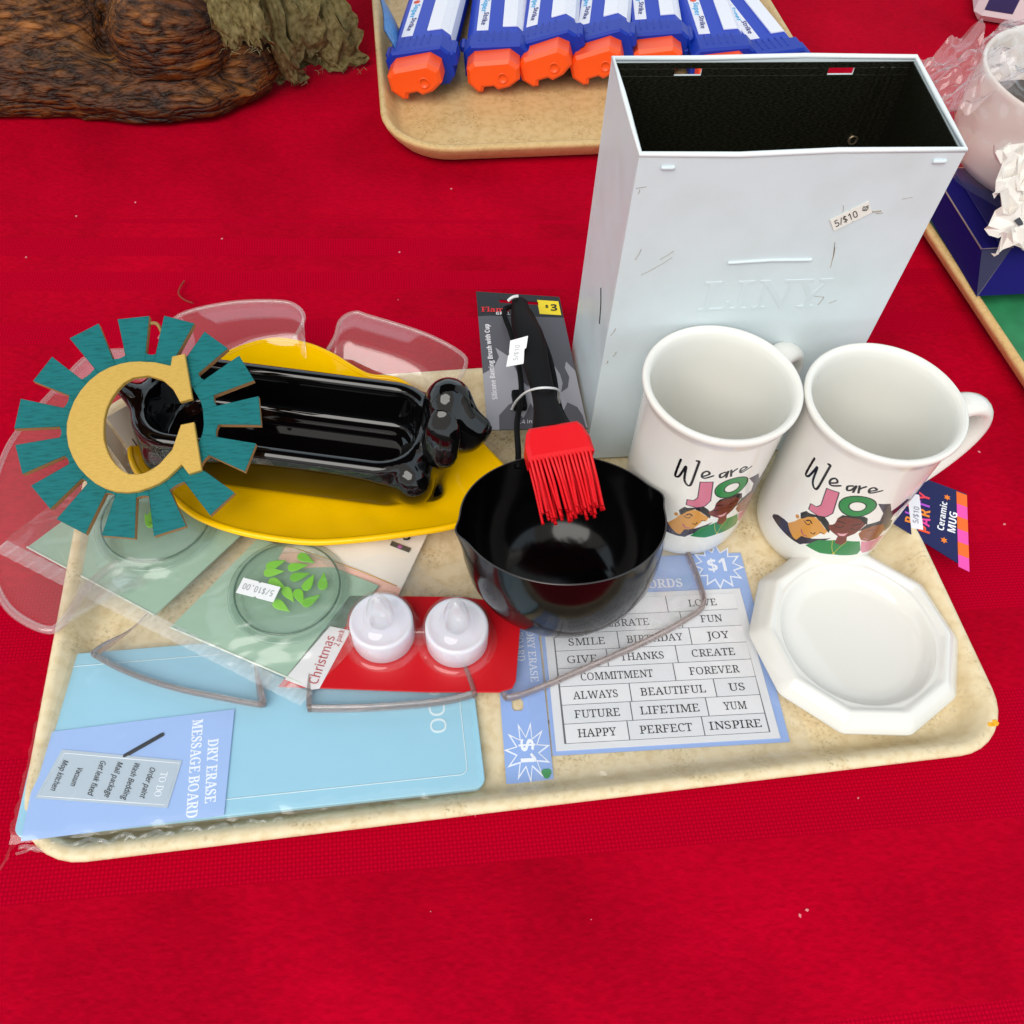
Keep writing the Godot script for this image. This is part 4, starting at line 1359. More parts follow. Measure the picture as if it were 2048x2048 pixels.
func mugs() -> void:
	var glaze: StandardMaterial3D = M.white
	var printed := mat("e8e7e1", 0.12)
	printed.albedo_texture = mug_print()
	printed.uv1_scale = Vector3(1, -1.0 / 0.1218, 1)
	printed.uv1_offset = Vector3(0, 1, 0)
	var wall := begin()
	lathe(wall, [[0.0340, 0.0030], [0.0365, 0.0070], [0.0380, 0.0130], [0.0385, 0.0220], [0.0387, 0.0500], [0.0390, 0.0800], [0.0396, 0.1060], [0.0402, 0.1120]], 96)
	wall.generate_normals()
	var wall_mesh := wall.commit()
	var rest := begin()
	lathe(rest, [[0.0, 0.0012], [0.0290, 0.0012], [0.0300, 0.0], [0.0325, 0.0008], [0.0340, 0.0030]], 96)
	lathe(rest, [[0.0402, 0.1120], [0.0408, 0.1148], [0.0420, 0.1172], [0.0426, 0.1190], [0.0425, 0.1206], [0.0416, 0.1216], [0.0403, 0.1216], [0.0390, 0.1206], [0.0380, 0.1185], [0.0373, 0.1140], [0.0368, 0.1000], [0.0362, 0.0600], [0.0355, 0.0240], [0.0335, 0.0120], [0.0280, 0.0080], [0.0, 0.0072]], 96)
	rest.generate_normals()
	var rest_mesh := rest.commit()
	var hn := begin()
	var a := deg_to_rad(299)
	var path := []
	for q in [[0.0400, 0.0985], [0.0470, 0.1025], [0.0590, 0.1040], [0.0700, 0.0985], [0.0750, 0.0860], [0.0730, 0.0700], [0.0640, 0.0520], [0.0520, 0.0380], [0.0400, 0.0290]]:
		path.append(Vector3(sin(a) * q[0], q[1], cos(a) * q[0]))
	tube(hn, spline(path, 6), func(s): return 0.0088 - 0.0012 * sin(PI * s), 14, 0.62)
	hn.generate_normals()
	var hn_mesh := hn.commit()
	for m in [["white ceramic mug printed We are JOY, in the middle against the metal box", Vector3(0.1133, 0.0052, -0.1778), -175.0], ["white ceramic mug printed We are JOY, on the right with its handle in view", Vector3(0.1963, 0.0052, -0.1568), -202.0]]:
		var t := thing("mug", m[0], "mug", m[1], "pair of printed white mugs")
		t.rotation.y = deg_to_rad(m[2])
		put("printed_wall", wall_mesh, printed, t)
		put("cup_body", rest_mesh, glaze, t)
		put("handle", hn_mesh, glaze, t)
	var t := thing("mug_tag", "navy card tag with a pink and orange striped edge beside the right mug", "tag", Vector3(0.2690, 0.0205, -0.1480))
	t.rotation = Vector3(deg_to_rad(6), deg_to_rad(-20.0), deg_to_rad(-2))
	var st := begin()
	prism(st, poly2([-0.0205, -0.0290, 0.0210, -0.0215, 0.0210, 0.0335, -0.0300, 0.0100]), 0.0, 0.0005)
	obj("tag_card", st, mat("151a52", 0.4, 0.5), t)
	for k in 6:
		st = begin()
		var z := -0.0217 + k * 0.0092
		prism(st, poly2([0.0145, z, 0.0211, z + 0.0012, 0.0211, z + 0.0092 + 0.0012, 0.0145, z + 0.0092 - (0.0008 if k == 5 else 0.0)]), 0.0005, 0.0007)
		obj("edge_stripe", st, mat("f26a1e" if k % 2 == 0 else "ea4fae", 0.5), t)
	var w := mat("eef0f5", 0.6)
	letters("Ceramic", 0.0042, w, t, flat(0.0052, 0.0007, -0.0010, 83), "Droid Sans", true, 0.0215)
	letters("MUG", 0.0048, w, t, flat(0.0115, 0.0007, 0.0020, 83), "Droid Sans", true, 0.0150)
	var cols := ["f0522e", "e8449c", "f08a2a", "b64fd0", "ee3f56"]
	for k in 5:
		letters("PARTY"[k], 0.0068, mat(cols[k], 0.5), t, flat(-0.0060, 0.0007, 0.0120 - 0.0060 * k, 83), "Droid Sans", true)
		letters("BLACK"[k], 0.0060, mat(cols[(k + 2) % 5], 0.5), t, flat(-0.0150, 0.0007, 0.0075 - 0.0056 * k, 83), "Droid Sans", true)
	for q in [[0.0085, -0.0155], [0.0060, 0.0165]]:
		st = begin()
		prism(st, star(6, 0.0011, 0.0023), 0.0005, 0.0008, Transform3D(Basis(), Vector3(q[0], 0, q[1])))
		obj("flower_print", st, mat("f2842c", 0.5), t)
	st = begin()
	prism(st, poly2([-0.0170, -0.0120, -0.0095, -0.0125, -0.0070, 0.0125, -0.0145, 0.0130]), 0.0008, 0.0012)
	var stk := obj("price_sticker", st, mat("e8e8ee", 0.5), t)
	letters("5/$10", 0.0034, mat("8d90a0", 0.6), stk, flat(-0.0115, 0.0014, 0.0030, 87), "Droid Sans", false, 0.0120)


func plate() -> void:
	var t := thing("ten_sided_dish", "white glazed ten sided candle dish at the tray's right front", "dish", Vector3(0.1897, 0.0050, -0.0737))
	var st := begin()
	var deca := func(a: float, r: float, y: float) -> float:
		var f := fposmod(a - deg_to_rad(10.0), TAU / 10.0) - TAU / 20.0
		var k := cos(PI / 10.0) / cos(f)
		k = lerpf(1.0, minf(k, 0.993), clampf((r - 0.0440) / 0.005, 0.0, 1.0))
		return r * k
	lathe(st, [[0.0, 0.0020], [0.0440, 0.0020], [0.0460, 0.0], [0.0500, 0.0004], [0.0545, 0.0040], [0.0595, 0.0095], [0.0608, 0.0120], [0.0606, 0.0136], [0.0560, 0.0180], [0.0530, 0.0205], [0.0520, 0.0211], [0.0508, 0.0213], [0.0496, 0.0209], [0.0475, 0.0192], [0.0462, 0.0187], [0.0450, 0.0189], [0.0438, 0.0184], [0.0425, 0.0160], [0.0405, 0.0125], [0.0370, 0.0100], [0.0320, 0.0088], [0.0, 0.0082]], 160, deca)
	var g := mat("e2e1dc", 0.06)
	obj("dish_body", st, g, t)


func brush_set() -> void:
	# the printed card the brush is sold on
	var c := thing("backing_card", "black and grey printed card with a yellow $3 corner behind the basting brush", "backing card", Vector3(0.0300, 0.0345, -0.2935))
	c.rotation = Vector3(deg_to_rad(-1.5), deg_to_rad(-2.0), 0)
	var p := Paint.new(512, 1024, Color("55535a"))
	p.poly(poly2([0, 0, 512, 0, 512, 180, 0, 205]), Color("121214"))
	var pale := Color("a3a1a9")
	p.poly(poly2([0, 1024, 0, 640, 60, 600, 95, 520, 80, 450, 150, 520, 175, 600, 200, 690, 235, 740, 260, 640, 300, 560, 330, 640, 345, 560, 330, 480, 390, 560, 420, 640, 425, 710, 405, 780, 450, 740, 470, 660, 455, 590, 470, 540, 512, 610, 512, 1024]), pale)
	p.poly(poly2([60, 1024, 65, 930, 120, 860, 150, 840, 150, 900, 190, 950, 215, 900, 235, 850, 260, 920, 300, 950, 340, 930, 360, 880, 400, 910, 430, 850, 480, 880, 500, 940, 505, 1024]), Color("5a585f"))
	p.poly(poly2([190, 760, 215, 720, 235, 800, 215, 880, 190, 840]), pale)
	p.poly(poly2([370, 40, 500, 40, 500, 160, 370, 160]), Color("f3d710"))
	var art := mat("ffffff", 0.4, 0.5)
	art.albedo_texture = p.done()
	var W := 0.0620
	var L := 0.1300
	var st := begin()
	st.set_smooth_group(-1)
	for r in [[0, 0, 1, 0.055], [0, 0.055, 0.27, 0.08], [0.73, 0.055, 1, 0.08], [0, 0.08, 1, 1]]:
		var g := func(u: float, v: float, y: float) -> Vector3: return Vector3((u - 0.5) * W * lerpf(0.965, 1.03, v), y, (v - 0.5) * L + (u - 0.5) * lerpf(0.009, 0.002, v))
		var q := [[r[0], r[1]], [r[2], r[1]], [r[2], r[3]], [r[0], r[3]]]
		for e in [0, 1, 2, 0, 2, 3]:
			v3(st, g.call(q[e][0], q[e][1], 0.0005), Vector2(q[e][0], q[e][1]))
		for e in [0, 2, 1, 0, 3, 2]:
			v3(st, g.call(q[e][0], q[e][1], 0.0), Vector2(0.02, 0.02))
	obj("printed_card", st, art, c)
	letters("Flame", 0.0048, mat("d8262c", 0.5), c, flat(-0.0175, 0.0007, -0.0490, -4), "Droid Serif", true, 0.0200)
	letters("GRILL", 0.0024, mat("d8d8dc", 0.5), c, flat(-0.0125, 0.0007, -0.0447, -4), "Droid Sans", true, 0.0100)
	letters("3", 0.0068, mat("141414", 0.5), c, flat(0.0245, 0.0007, -0.0490, -4), "Droid Sans", true)
	letters("$", 0.0032, mat("141414", 0.5), c, flat(0.0195, 0.0007, -0.0505, -4), "Droid Sans", true)
	letters("Silicone Basting Brush with Cup", 0.0034, mat("eceaf0", 0.5), c, flat(-0.0250, 0.0007, 0.0020, 90), "Droid Sans", true, 0.0720)
	letters("0.4 in", 0.0030, mat("e0dee4", 0.5), c, flat(-0.0080, 0.0007, 0.0585), "Droid Sans", false, 0.0100)

	# the brush
	var at := Vector3(0.0285, 0.0800, -0.1800)
	var t := thing("basting_brush", "basting brush with black handle and red silicone bristles over the black cup", "basting brush", at)
	var rubber := mat("0f0f10", 0.6, 0.22)
	st = begin()
	var path := []
	for q in [[0.0300, 0.0470, -0.3385], [0.0285, 0.0520, -0.3140], [0.0298, 0.0580, -0.2870], [0.0292, 0.0640, -0.2570], [0.0290, 0.0700, -0.2290], [0.0282, 0.0760, -0.2030], [0.0282, 0.0790, -0.1885]]:
		path.append(Vector3(q[0], q[1], q[2]) - at)
	tube(st, spline(path, 8), func(s):
		if s < 0.05: return 0.0050 * sqrt(s / 0.05) + 0.0008
		if s < 0.30: return lerpf(0.0058, 0.0098, smoothstep(0.05, 0.30, s))
		if s < 0.66: return lerpf(0.0098, 0.0074, smoothstep(0.30, 0.66, s))
		return lerpf(0.0074, 0.0125, pow(smoothstep(0.66, 1.0, s), 1.3)), 20, 0.62)
	obj("handle", st, rubber, t)
	var red := mat("e3131f", 0.42, 0.4)
	var head := Basis(Vector3.RIGHT, deg_to_rad(9)) * Basis(Vector3.UP, deg_to_rad(6))
	st = begin()
	prism(st, poly2([-0.0138, -0.0110, 0.0142, -0.0110, 0.0165, -0.0080, 0.0188, 0.0000, 0.0190, 0.0095, -0.0188, 0.0095, -0.0186, 0.0000, -0.0162, -0.0080], 1.0), -0.0065, 0.0065, Transform3D(head, Vector3.ZERO), 0.0022)
	obj("silicone_head", st, red, t)
	var kinds := []
	for k in 3:
		st = begin()
		var l := 0.0325 + 0.0016 * k
		tube(st, PackedVector3Array([Vector3.ZERO, Vector3(0, -0.0004 * k, l * 0.5), Vector3(0.0004 * (k - 1), -0.0018 - 0.0006 * k, l - 0.0016), Vector3(0.0004 * (k - 1), -0.0019 - 0.0006 * k, l)]), func(s): return 0.00085 if s < 0.9 else 0.00105, 6)
		st.generate_normals()
		kinds.append(st.commit())
	for row in 3:
		for i in 16:
			var x := lerpf(-0.0175, 0.0175, (i + 0.5 * (row % 2)) / 15.5)
			var b := head * Basis(Vector3.UP, -x * 2.0 + rng.randf_range(-0.05, 0.05)) * Basis(Vector3.RIGHT, rng.randf_range(-0.03, 0.05) + 0.03 * row)
			put("bristle", kinds[rng.randi() % 3], red, t, Transform3D(b, head * Vector3(x, 0.0046 - 0.0042 * row, 0.0085)))
	var tie := pane("f2f4f6", 0.75, 0.2, 0.8)
	st = begin()
	var tp := []
	for q in [[0.0130, 0.0400, -0.2440], [0.0150, 0.0520, -0.2400], [0.0190, 0.0670, -0.2330], [0.0250, 0.0765, -0.2270], [0.0330, 0.0765, -0.2265], [0.0385, 0.0690, -0.2310], [0.0410, 0.0560, -0.2370], [0.0430, 0.0420, -0.2420]]:
		tp.append(Vector3(q[0], q[1], q[2]) - at)
	tube(st, spline(tp, 6), 0.0011, 8, 0.7)
	obj("tie_band", st, tie, t)
	st = begin()
	tube(st, spline([Vector3(0.0215, 0.0500, -0.3335) - at, Vector3(0.0245, 0.0525, -0.3340) - at, Vector3(0.0285, 0.0528, -0.3345) - at], 4), 0.0011, 8)
	obj("hang_loop", st, tie, t)
	st = begin()
	prism(st, poly2([-0.0045, -0.0098, 0.0075, -0.0095, 0.0052, -0.0012, 0.0040, -0.0006, 0.0036, 0.0006, 0.0020, 0.0098, -0.0095, 0.0085, -0.0072, 0.0008, -0.0062, 0.0, -0.0064, -0.0010]), 0.0, 0.0003)
	var stk := obj("price_sticker", st, mat("f0f1f3", 0.6), t, Transform3D(Basis(Vector3.RIGHT, deg_to_rad(10)) * Basis(Vector3.BACK, deg_to_rad(22)), Vector3(0.0195, 0.0660, -0.2685) - at))
	letters("5/$10", 0.0030, mat("b9bcc0", 0.6), stk, flat(-0.0015, 0.0004, 0.0005, 75), "Droid Sans", false, 0.0110)

	# the cup, with its wire loop run up beside the brush
	var cp := thing("basting_cup", "shiny black metal basting cup with two pouring lips beneath the red brush", "cup", Vector3(0.0250, 0.0765, -0.1358))
	cp.basis = Basis(Vector3.RIGHT, deg_to_rad(-17.0))
	var black := mat("060506", 0.12, 0.42)
	var lips := func(a: float, r: float, y: float) -> float:
		var k := smoothstep(-0.014, 0.0, y)
		var d0 := absf(angle_difference(a, deg_to_rad(-83)))
		var d1 := absf(angle_difference(a, deg_to_rad(99)))
		return r + (0.0036 * exp(-pow(d0 / 0.13, 2.0)) + 0.0034 * exp(-pow(d1 / 0.13, 2.0))) * k * (1.0 if r > 0.03 else 0.0)
	st = begin()
	lathe(st, [[0.0, -0.0596], [0.0300, -0.0598], [0.0330, -0.0590], [0.0400, -0.0540], [0.0470, -0.0450], [0.0520, -0.0340], [0.0546, -0.0220], [0.0555, -0.0110], [0.0556, 0.0]], 120, lips)
	lathe(st, [[0.0547, 0.0002], [0.0546, -0.0110], [0.0536, -0.0220], [0.0510, -0.0335], [0.0460, -0.0441], [0.0390, -0.0528], [0.0310, -0.0580], [0.0, -0.0584]], 120, lips)
	obj("bowl", st, black, cp)
	st = begin()
	lathe(st, [[0.0556, 0.0], [0.0554, 0.0004], [0.0549, 0.0004], [0.0547, 0.0002]], 120, lips)
	var bare := mat("4a4848", 0.3)
	bare.metallic = 0.7
	obj("bare_rim", st, bare, cp)
	var inv := cp.transform.affine_inverse()
	for w in [[[0.0080, 0.0570, -0.1830], [0.0095, 0.0590, -0.1940], [0.0130, 0.0500, -0.2230], [0.0200, 0.0440, -0.2520], [0.0222, 0.0415, -0.2790], [0.0215, 0.0400, -0.3090], [0.0190, 0.0395, -0.3300], [0.0205, 0.0392, -0.3380]], [[0.0205, 0.0392, -0.3380], [0.0290, 0.0390, -0.3400], [0.0370, 0.0392, -0.3330], [0.0430, 0.0400, -0.2970], [0.0440, 0.0415, -0.2720], [0.0425, 0.0460, -0.2360], [0.0455, 0.0560, -0.2070], [0.0480, 0.0570, -0.1850]]]:
		st = begin()
		var q := []
		for e in w:
			q.append(inv * Vector3(e[0], e[1], e[2]))
		tube(st, spline(q, 6), 0.0018, 10)
		obj("wire_loop", st, rubber, cp)
	st = begin()
	box(st, Vector3(0.0085, 0.0060, 0.0150), inv * Transform3D(Basis(), Vector3(0.0185, 0.0410, -0.2500)), 0.0010)
	obj("clip", st, rubber, cp)


func blasters() -> void:
	var blue := mat("0636b6", 0.42, 0.4)
	var deep := mat("0530a4", 0.45, 0.4)
	var orange := mat("fb5410", 0.4, 0.5)
	var white := mat("e9eaf4", 0.4, 0.5)
	var label := mat("e6e6f2", 0.5, 0.5)
	var octa := func(w: float, h: float, c: float) -> PackedVector2Array:
		return PackedVector2Array([Vector2(-w + c, -h), Vector2(w - c, -h), Vector2(w, -h + c), Vector2(w, h - c), Vector2(w - c, h), Vector2(-w + c, h), Vector2(-w, h - c), Vector2(-w, -h + c)])
	# local axes: the muzzle points to +z, the side that shows is up; prism outlines lie in x and z, so they are stood up
	var stand := Basis(Vector3.RIGHT, PI / 2)  # outline z becomes -y ... y becomes z
	var proto := thing("toy_blaster", "", "toy gun")
	var st := begin()
	prism(st, octa.call(0.0275, 0.0165, 0.0065), -0.270, -0.030, Transform3D(stand, Vector3(0, 0.0165, 0)), 0.001)
	obj("body", st, blue, proto)
	st = begin()
	prism(st, octa.call(0.0305, 0.0178, 0.0070), -0.034, -0.012, Transform3D(stand, Vector3(0.0015, 0.0176, 0)), 0.002)
	for k in 5:
		box(st, Vector3(0.0022, 0.0018, 0.018), Transform3D(Basis(), Vector3(-0.014 + k * 0.0065, 0.0350, -0.030)), 0.0006)
	obj("front_collar", st, deep, proto)
	st = begin()
	box(st, Vector3(0.0100, 0.0150, 0.0240), Transform3D(Basis(), Vector3(0.0315, 0.0210, -0.026)), 0.0025)
	obj("side_lug", st, deep, proto)
	st = begin()
	box(st, Vector3(0.0070, 0.0080, 0.0140), Transform3D(Basis(), Vector3(-0.0310, 0.0220, -0.040)), 0.002)
	obj("side_lug", st, deep, proto)
	st = begin()
	prism(st, poly2([-0.0180, -0.0135, 0.0150, -0.0150, 0.0240, -0.0080, 0.0240, 0.0040, 0.0140, 0.0110, 0.0030, 0.0135, -0.0010, 0.0100, -0.0100, 0.0105, -0.0115, 0.0150, -0.0165, 0.0150, -0.0250, 0.0060, -0.0250, -0.0080]), -0.014, 0.010, Transform3D(stand, Vector3(0, 0.0170, 0)), 0.0030)
	var mz := obj("muzzle", st, orange, proto)
	st = begin()
	lathe(st, [[0.0052, 0.0], [0.0050, 0.0008], [0.0040, 0.0008], [0.0038, 0.0002], [0.0, 0.0002]], 20)
	obj("barrel_ring", st, orange, mz, Transform3D(stand, Vector3(0.0080, 0.0160, 0.0100)))
	st = begin()
	box(st, Vector3(0.0112, 0.0008, 0.110), Transform3D(Basis(), Vector3(-0.0125, 0.0331, -0.100)), 0.0003)
	var pl := obj("label_plate", st, label, proto)
	letters("Super", 0.0052, mat("39a9dd", 0.5), pl, flat(-0.0122, 0.0337, -0.0930, -95), "Droid Sans", true, 0.0260)
	letters("Strike", 0.0046, mat("23307c", 0.5), pl, flat(-0.0112, 0.0337, -0.0665, -95), "Droid Sans", true, 0.0240)
	st = begin()
	lathe(st, [[0.0032, 0.0], [0.0032, 0.0003], [0.0, 0.0003]], 16)
	obj("label_ball", st, mat("e2563a", 0.5), pl, Transform3D(Basis(), Vector3(-0.0130, 0.0335, -0.1110)))
	st = begin()
	prism(st, PackedVector2Array([Vector2(0.0068, -0.0012), Vector2(0.0200, -0.0012), Vector2(0.0280, 0.0068), Vector2(0.0288, 0.0170), Vector2(0.0270, 0.0170), Vector2(0.0265, 0.0072), Vector2(0.0195, 0.0006), Vector2(0.0068, 0.0006)]), -0.200, -0.050, Transform3D(stand, Vector3(0, 0.0330, 0)), 0.0003)
	var rail := obj("white_rail", st, white, proto)
	var rib := begin()
	box(rib, Vector3(0.0050, 0.0010, 0.0024), Transform3D(), 0.0004)
	rib.generate_normals()
	var rib_mesh := rib.commit()
	for k in 26:
		put("rail_rib", rib_mesh, white, rail, Transform3D(Basis(Vector3.BACK, -0.75), Vector3(0.0232, 0.0306, -0.0545 - k * 0.0046)))
	var spots := [
		["blue and orange toy gun, leftmost of the row on the back tray", -0.0170, -0.6600, 12.5, -14], ["blue and orange toy gun, second from the left on the back tray", 0.0540, -0.6720, 9.5, -6], ["blue and orange toy gun, third from the left on the back tray", 0.1070, -0.6720, 12.0, -22],
		["blue and orange toy gun at the metal box's left rear corner, its muzzle half hidden", 0.1560, -0.6720, 14.0, -22], ["blue toy gun with only a sliver of orange above the metal box's rim", 0.2130, -0.6850, 9.0, -8], ["blue toy gun behind the metal box, second from the right end", 0.2720, -0.6560, 5.0, -6],
		["blue toy gun at the right end of the row, turned the other way", 0.3270, -0.6480, -6.5, -4]]
	for i in spots.size():
		var o: Node3D = proto
		if i > 0:
			o = proto.duplicate()
			o.name = numbered("toy_blaster", self)
			add_child(o, true)
		o.position = Vector3(spots[i][1], 0.0065 + 0.0260 * absf(sin(deg_to_rad(spots[i][4]))), spots[i][2])
		o.basis = Basis(Vector3.UP, deg_to_rad(-spots[i][3])) * Basis(Vector3.BACK, deg_to_rad(spots[i][4] * -0.9)) 
		tag(o, spots[i][0], "toy gun", "row of blue toy guns")
	# a printed card flap in a sleeve at the tray's left edge
	var f := thing("packaging_flap", "light blue printed packaging flap standing at the back tray's left edge", "packaging", Vector3(-0.0500, 0.0210, -0.7300))
	st = begin()
	surf(st, func(u, v): return Vector3(0.010 * sin(u * 2.0) - 0.006 + 0.020 * v, 0.040 * (1.0 - v), lerpf(-0.06, 0.045, u)), 8, 4)
	surf(st, func(u, v): return Vector3(0.010 * sin(u * 2.0) - 0.0066 + 0.020 * v, 0.040 * (1.0 - v) - 0.0004, lerpf(-0.06, 0.045, u)), 8, 4, true)
	var fm := mat("4e9fd8", 0.35)
	fm.albedo_texture = ntex(noise(0.03, FastNoiseLite.TYPE_SIMPLEX, 4, 55), 256, [[0.0, "7fa8d8"], [0.5, "e8f2fa"], [0.8, "ffffff"], [1.0, "e08878"]])
	obj("card_flap", st, fm, f)


func creature() -> void:
	var t := thing("wrinkled_figure", "wrinkled brown carved looking figure lying on the cloth behind the trays", "figurine", Vector3(-0.30, 0.0, -0.70))
	var skin := mat("cdb083", 0.55, 0.4)
	var folds := noise(0.010, FastNoiseLite.TYPE_SIMPLEX_SMOOTH, 3, 62)
	folds.fractal_type = FastNoiseLite.FRACTAL_RIDGED
	folds.domain_warp_enabled = true
	folds.domain_warp_amplitude = 14.0
	folds.domain_warp_frequency = 0.012
	skin.albedo_texture = ntex(folds, 1024, [[0.0, "f2cf88"], [0.35, "c79c5c"], [0.58, "8a6a44"], [0.76, "4a3a2c"], [1.0, "211a16"]])
	tri(skin, 4.0)
	skin.uv1_scale = Vector3(2.4, 9.0, 9.0)
	skin.heightmap_enabled = true
	skin.heightmap_texture = ntex(folds, 1024, [[0.0, "ffffff"], [0.5, "c0c0c0"], [0.75, "707070"], [1.0, "000000"]])
	skin.heightmap_scale = 0.42
	skin.detail_enabled = true  # broad brown and rust stains
	skin.detail_blend_mode = BaseMaterial3D.BLEND_MODE_MUL
	skin.detail_albedo = ntex(noise(0.004, FastNoiseLite.TYPE_SIMPLEX_SMOOTH, 3, 68), 512, [[0.0, "6a5448"], [0.4, "a08470"], [0.6, "f0dcc0"], [1.0, "ffffff"]])
	var crease := noise(1.0, FastNoiseLite.TYPE_SIMPLEX_SMOOTH, 2, 63)
	var body := func(p: Vector3) -> float:
		var d := cone(p, Vector3(-0.40, 0.020, -0.030), Vector3(-0.02, 0.016, 0.004), 0.050, 0.042)
		d = smin(d, ell(p, Vector3(0.050, 0.014, 0.000), Vector3(0.098, 0.026, 0.062)), 0.02)
		d = smin(d, cone(p, Vector3(-0.45, 0.060, -0.100), Vector3(-0.04, 0.060, -0.040), 0.075, 0.052), 0.03)
		d = smin(d, ell(p, Vector3(0.066, 0.056, 0.000), Vector3(0.056, 0.048, 0.050)), 0.005)
		d = smin(d, ell(p, Vector3(0.122, 0.028, -0.006), Vector3(0.032, 0.028, 0.034)), 0.006)
		d += 0.0045 * crease.get_noise_3d(p.x * 22.0, p.y * 30.0, p.z * 30.0) + 0.0016 * crease.get_noise_3d(p.x * 16.0 + p.z * 9.0, p.y * 80.0 + p.x * 12.0, p.z * 70.0)
		d += 0.0030 * exp(-pow((p.y - 0.012) / 0.003, 2.0)) * smoothstep(-0.1, 0.02, p.x)
		return -smin(-d, p.y - 0.0012, 0.004)
	obj("carved_body", nets(body, Vector3(-0.40, -0.003, -0.190), Vector3(0.165, 0.140, 0.066), 0.0046), skin, t)
	var rag := mat("948763", 0.97, 0.1)
	rag.albedo_texture = ntex(noise(0.03, FastNoiseLite.TYPE_SIMPLEX, 5, 64), 512, [[0.0, "6e6a58"], [0.45, "c8c4ae"], [1.0, "ffffff"]])
	tri(rag, 9.0)
	rag.normal_enabled = true
	rag.normal_texture = ntex(noise(0.12, FastNoiseLite.TYPE_VALUE, 3, 65), 512, [], 6.0)
	rag.normal_scale = 0.5
	rag.backlight_enabled = true
	rag.backlight = Color(0.15, 0.14, 0.09)
	var g := thing("ragged_cloth", "frayed olive brown rag draped over the wrinkled figure's end", "rag", Vector3(-0.15, 0.0, -0.70))
	var rn := noise(1.0, FastNoiseLite.TYPE_SIMPLEX, 3, 66)
	var strips := [
		[[[-0.045, 0.135, -0.120], [-0.032, 0.122, -0.010], [-0.022, 0.088, 0.036], [-0.014, 0.058, 0.044]], 0.044, 0.012],
		[[[-0.022, 0.130, -0.120], [-0.006, 0.100, -0.030], [0.000, 0.052, 0.012], [0.006, 0.015, 0.008], [0.014, 0.004, -0.002]], 0.032, 0.006],
		[[[0.022, 0.115, -0.150], [0.030, 0.088, -0.085], [0.038, 0.046, -0.040], [0.044, 0.010, -0.030], [0.048, 0.003, -0.024]], 0.074, 0.020],
		[[[0.000, 0.128, -0.150], [0.010, 0.102, -0.070], [0.016, 0.060, -0.020], [0.018, 0.020, -0.014]], 0.060, 0.010]]
	for s in strips.size():
		var raw := []
		for q in strips[s][0]:
			raw.append(Vector3(q[0], q[1], q[2]))
		var line := spline(raw, 8)
		var st := begin()
		for back in [false, true]:
			surf(st, func(u, v):
				var ragged: float = 1.0 - 0.10 * absf(rn.get_noise_2d(u * 14.0, s * 5.0)) * 2.0
				var k: float = clampf(v * ragged, 0.0, 1.0) * (line.size() - 1)
				var i := mini(int(k), line.size() - 2)
				var p := line[i].lerp(line[i + 1], k - i)
				var w: float = strips[s][1] * (1.0 + 0.25 * rn.get_noise_2d(v * 6.0, s * 3.0))
				p.x += (u - 0.5) * w
				p.z += 0.006 * sin(u * 9.0 + s) + 0.006 * rn.get_noise_2d(u * 4.0, v * 5.0 + s) - absf(u - 0.5) * 0.018
				p.y += 0.002 * rn.get_noise_2d(u * 8.0 + 4.0, v * 8.0)
				p.y = maxf(p.y, 0.002)
				return p - (Vector3(0, 0.0006, 0.0010) if back else Vector3.ZERO), 18, 34, not back)
		obj("rag_strip", st, rag, g)
	var fz := begin()  # loose threads along the frayed ends
	for k in 46:
		var s: Array = strips[k % 4][0]
		var e: Array = s[s.size() - 1]
		var a := Vector3(e[0] + rng.randf_range(-0.5, 0.5) * strips[k % 4][1], maxf(e[1] + 0.003, 0.004), e[2] + rng.randf_range(-0.008, 0.004))
		tube(fz, PackedVector3Array([a, a + Vector3(rng.randf_range(-0.003, 0.003), 0.001, 0.003), a + Vector3(rng.randf_range(-0.006, 0.006), -0.001, rng.randf_range(0.004, 0.009))]), 0.00022, 4)
	var o := obj("frayed_threads", fz, mat("8d8560", 0.95, 0.1), g)
	o.set_meta("kind", "stuff")


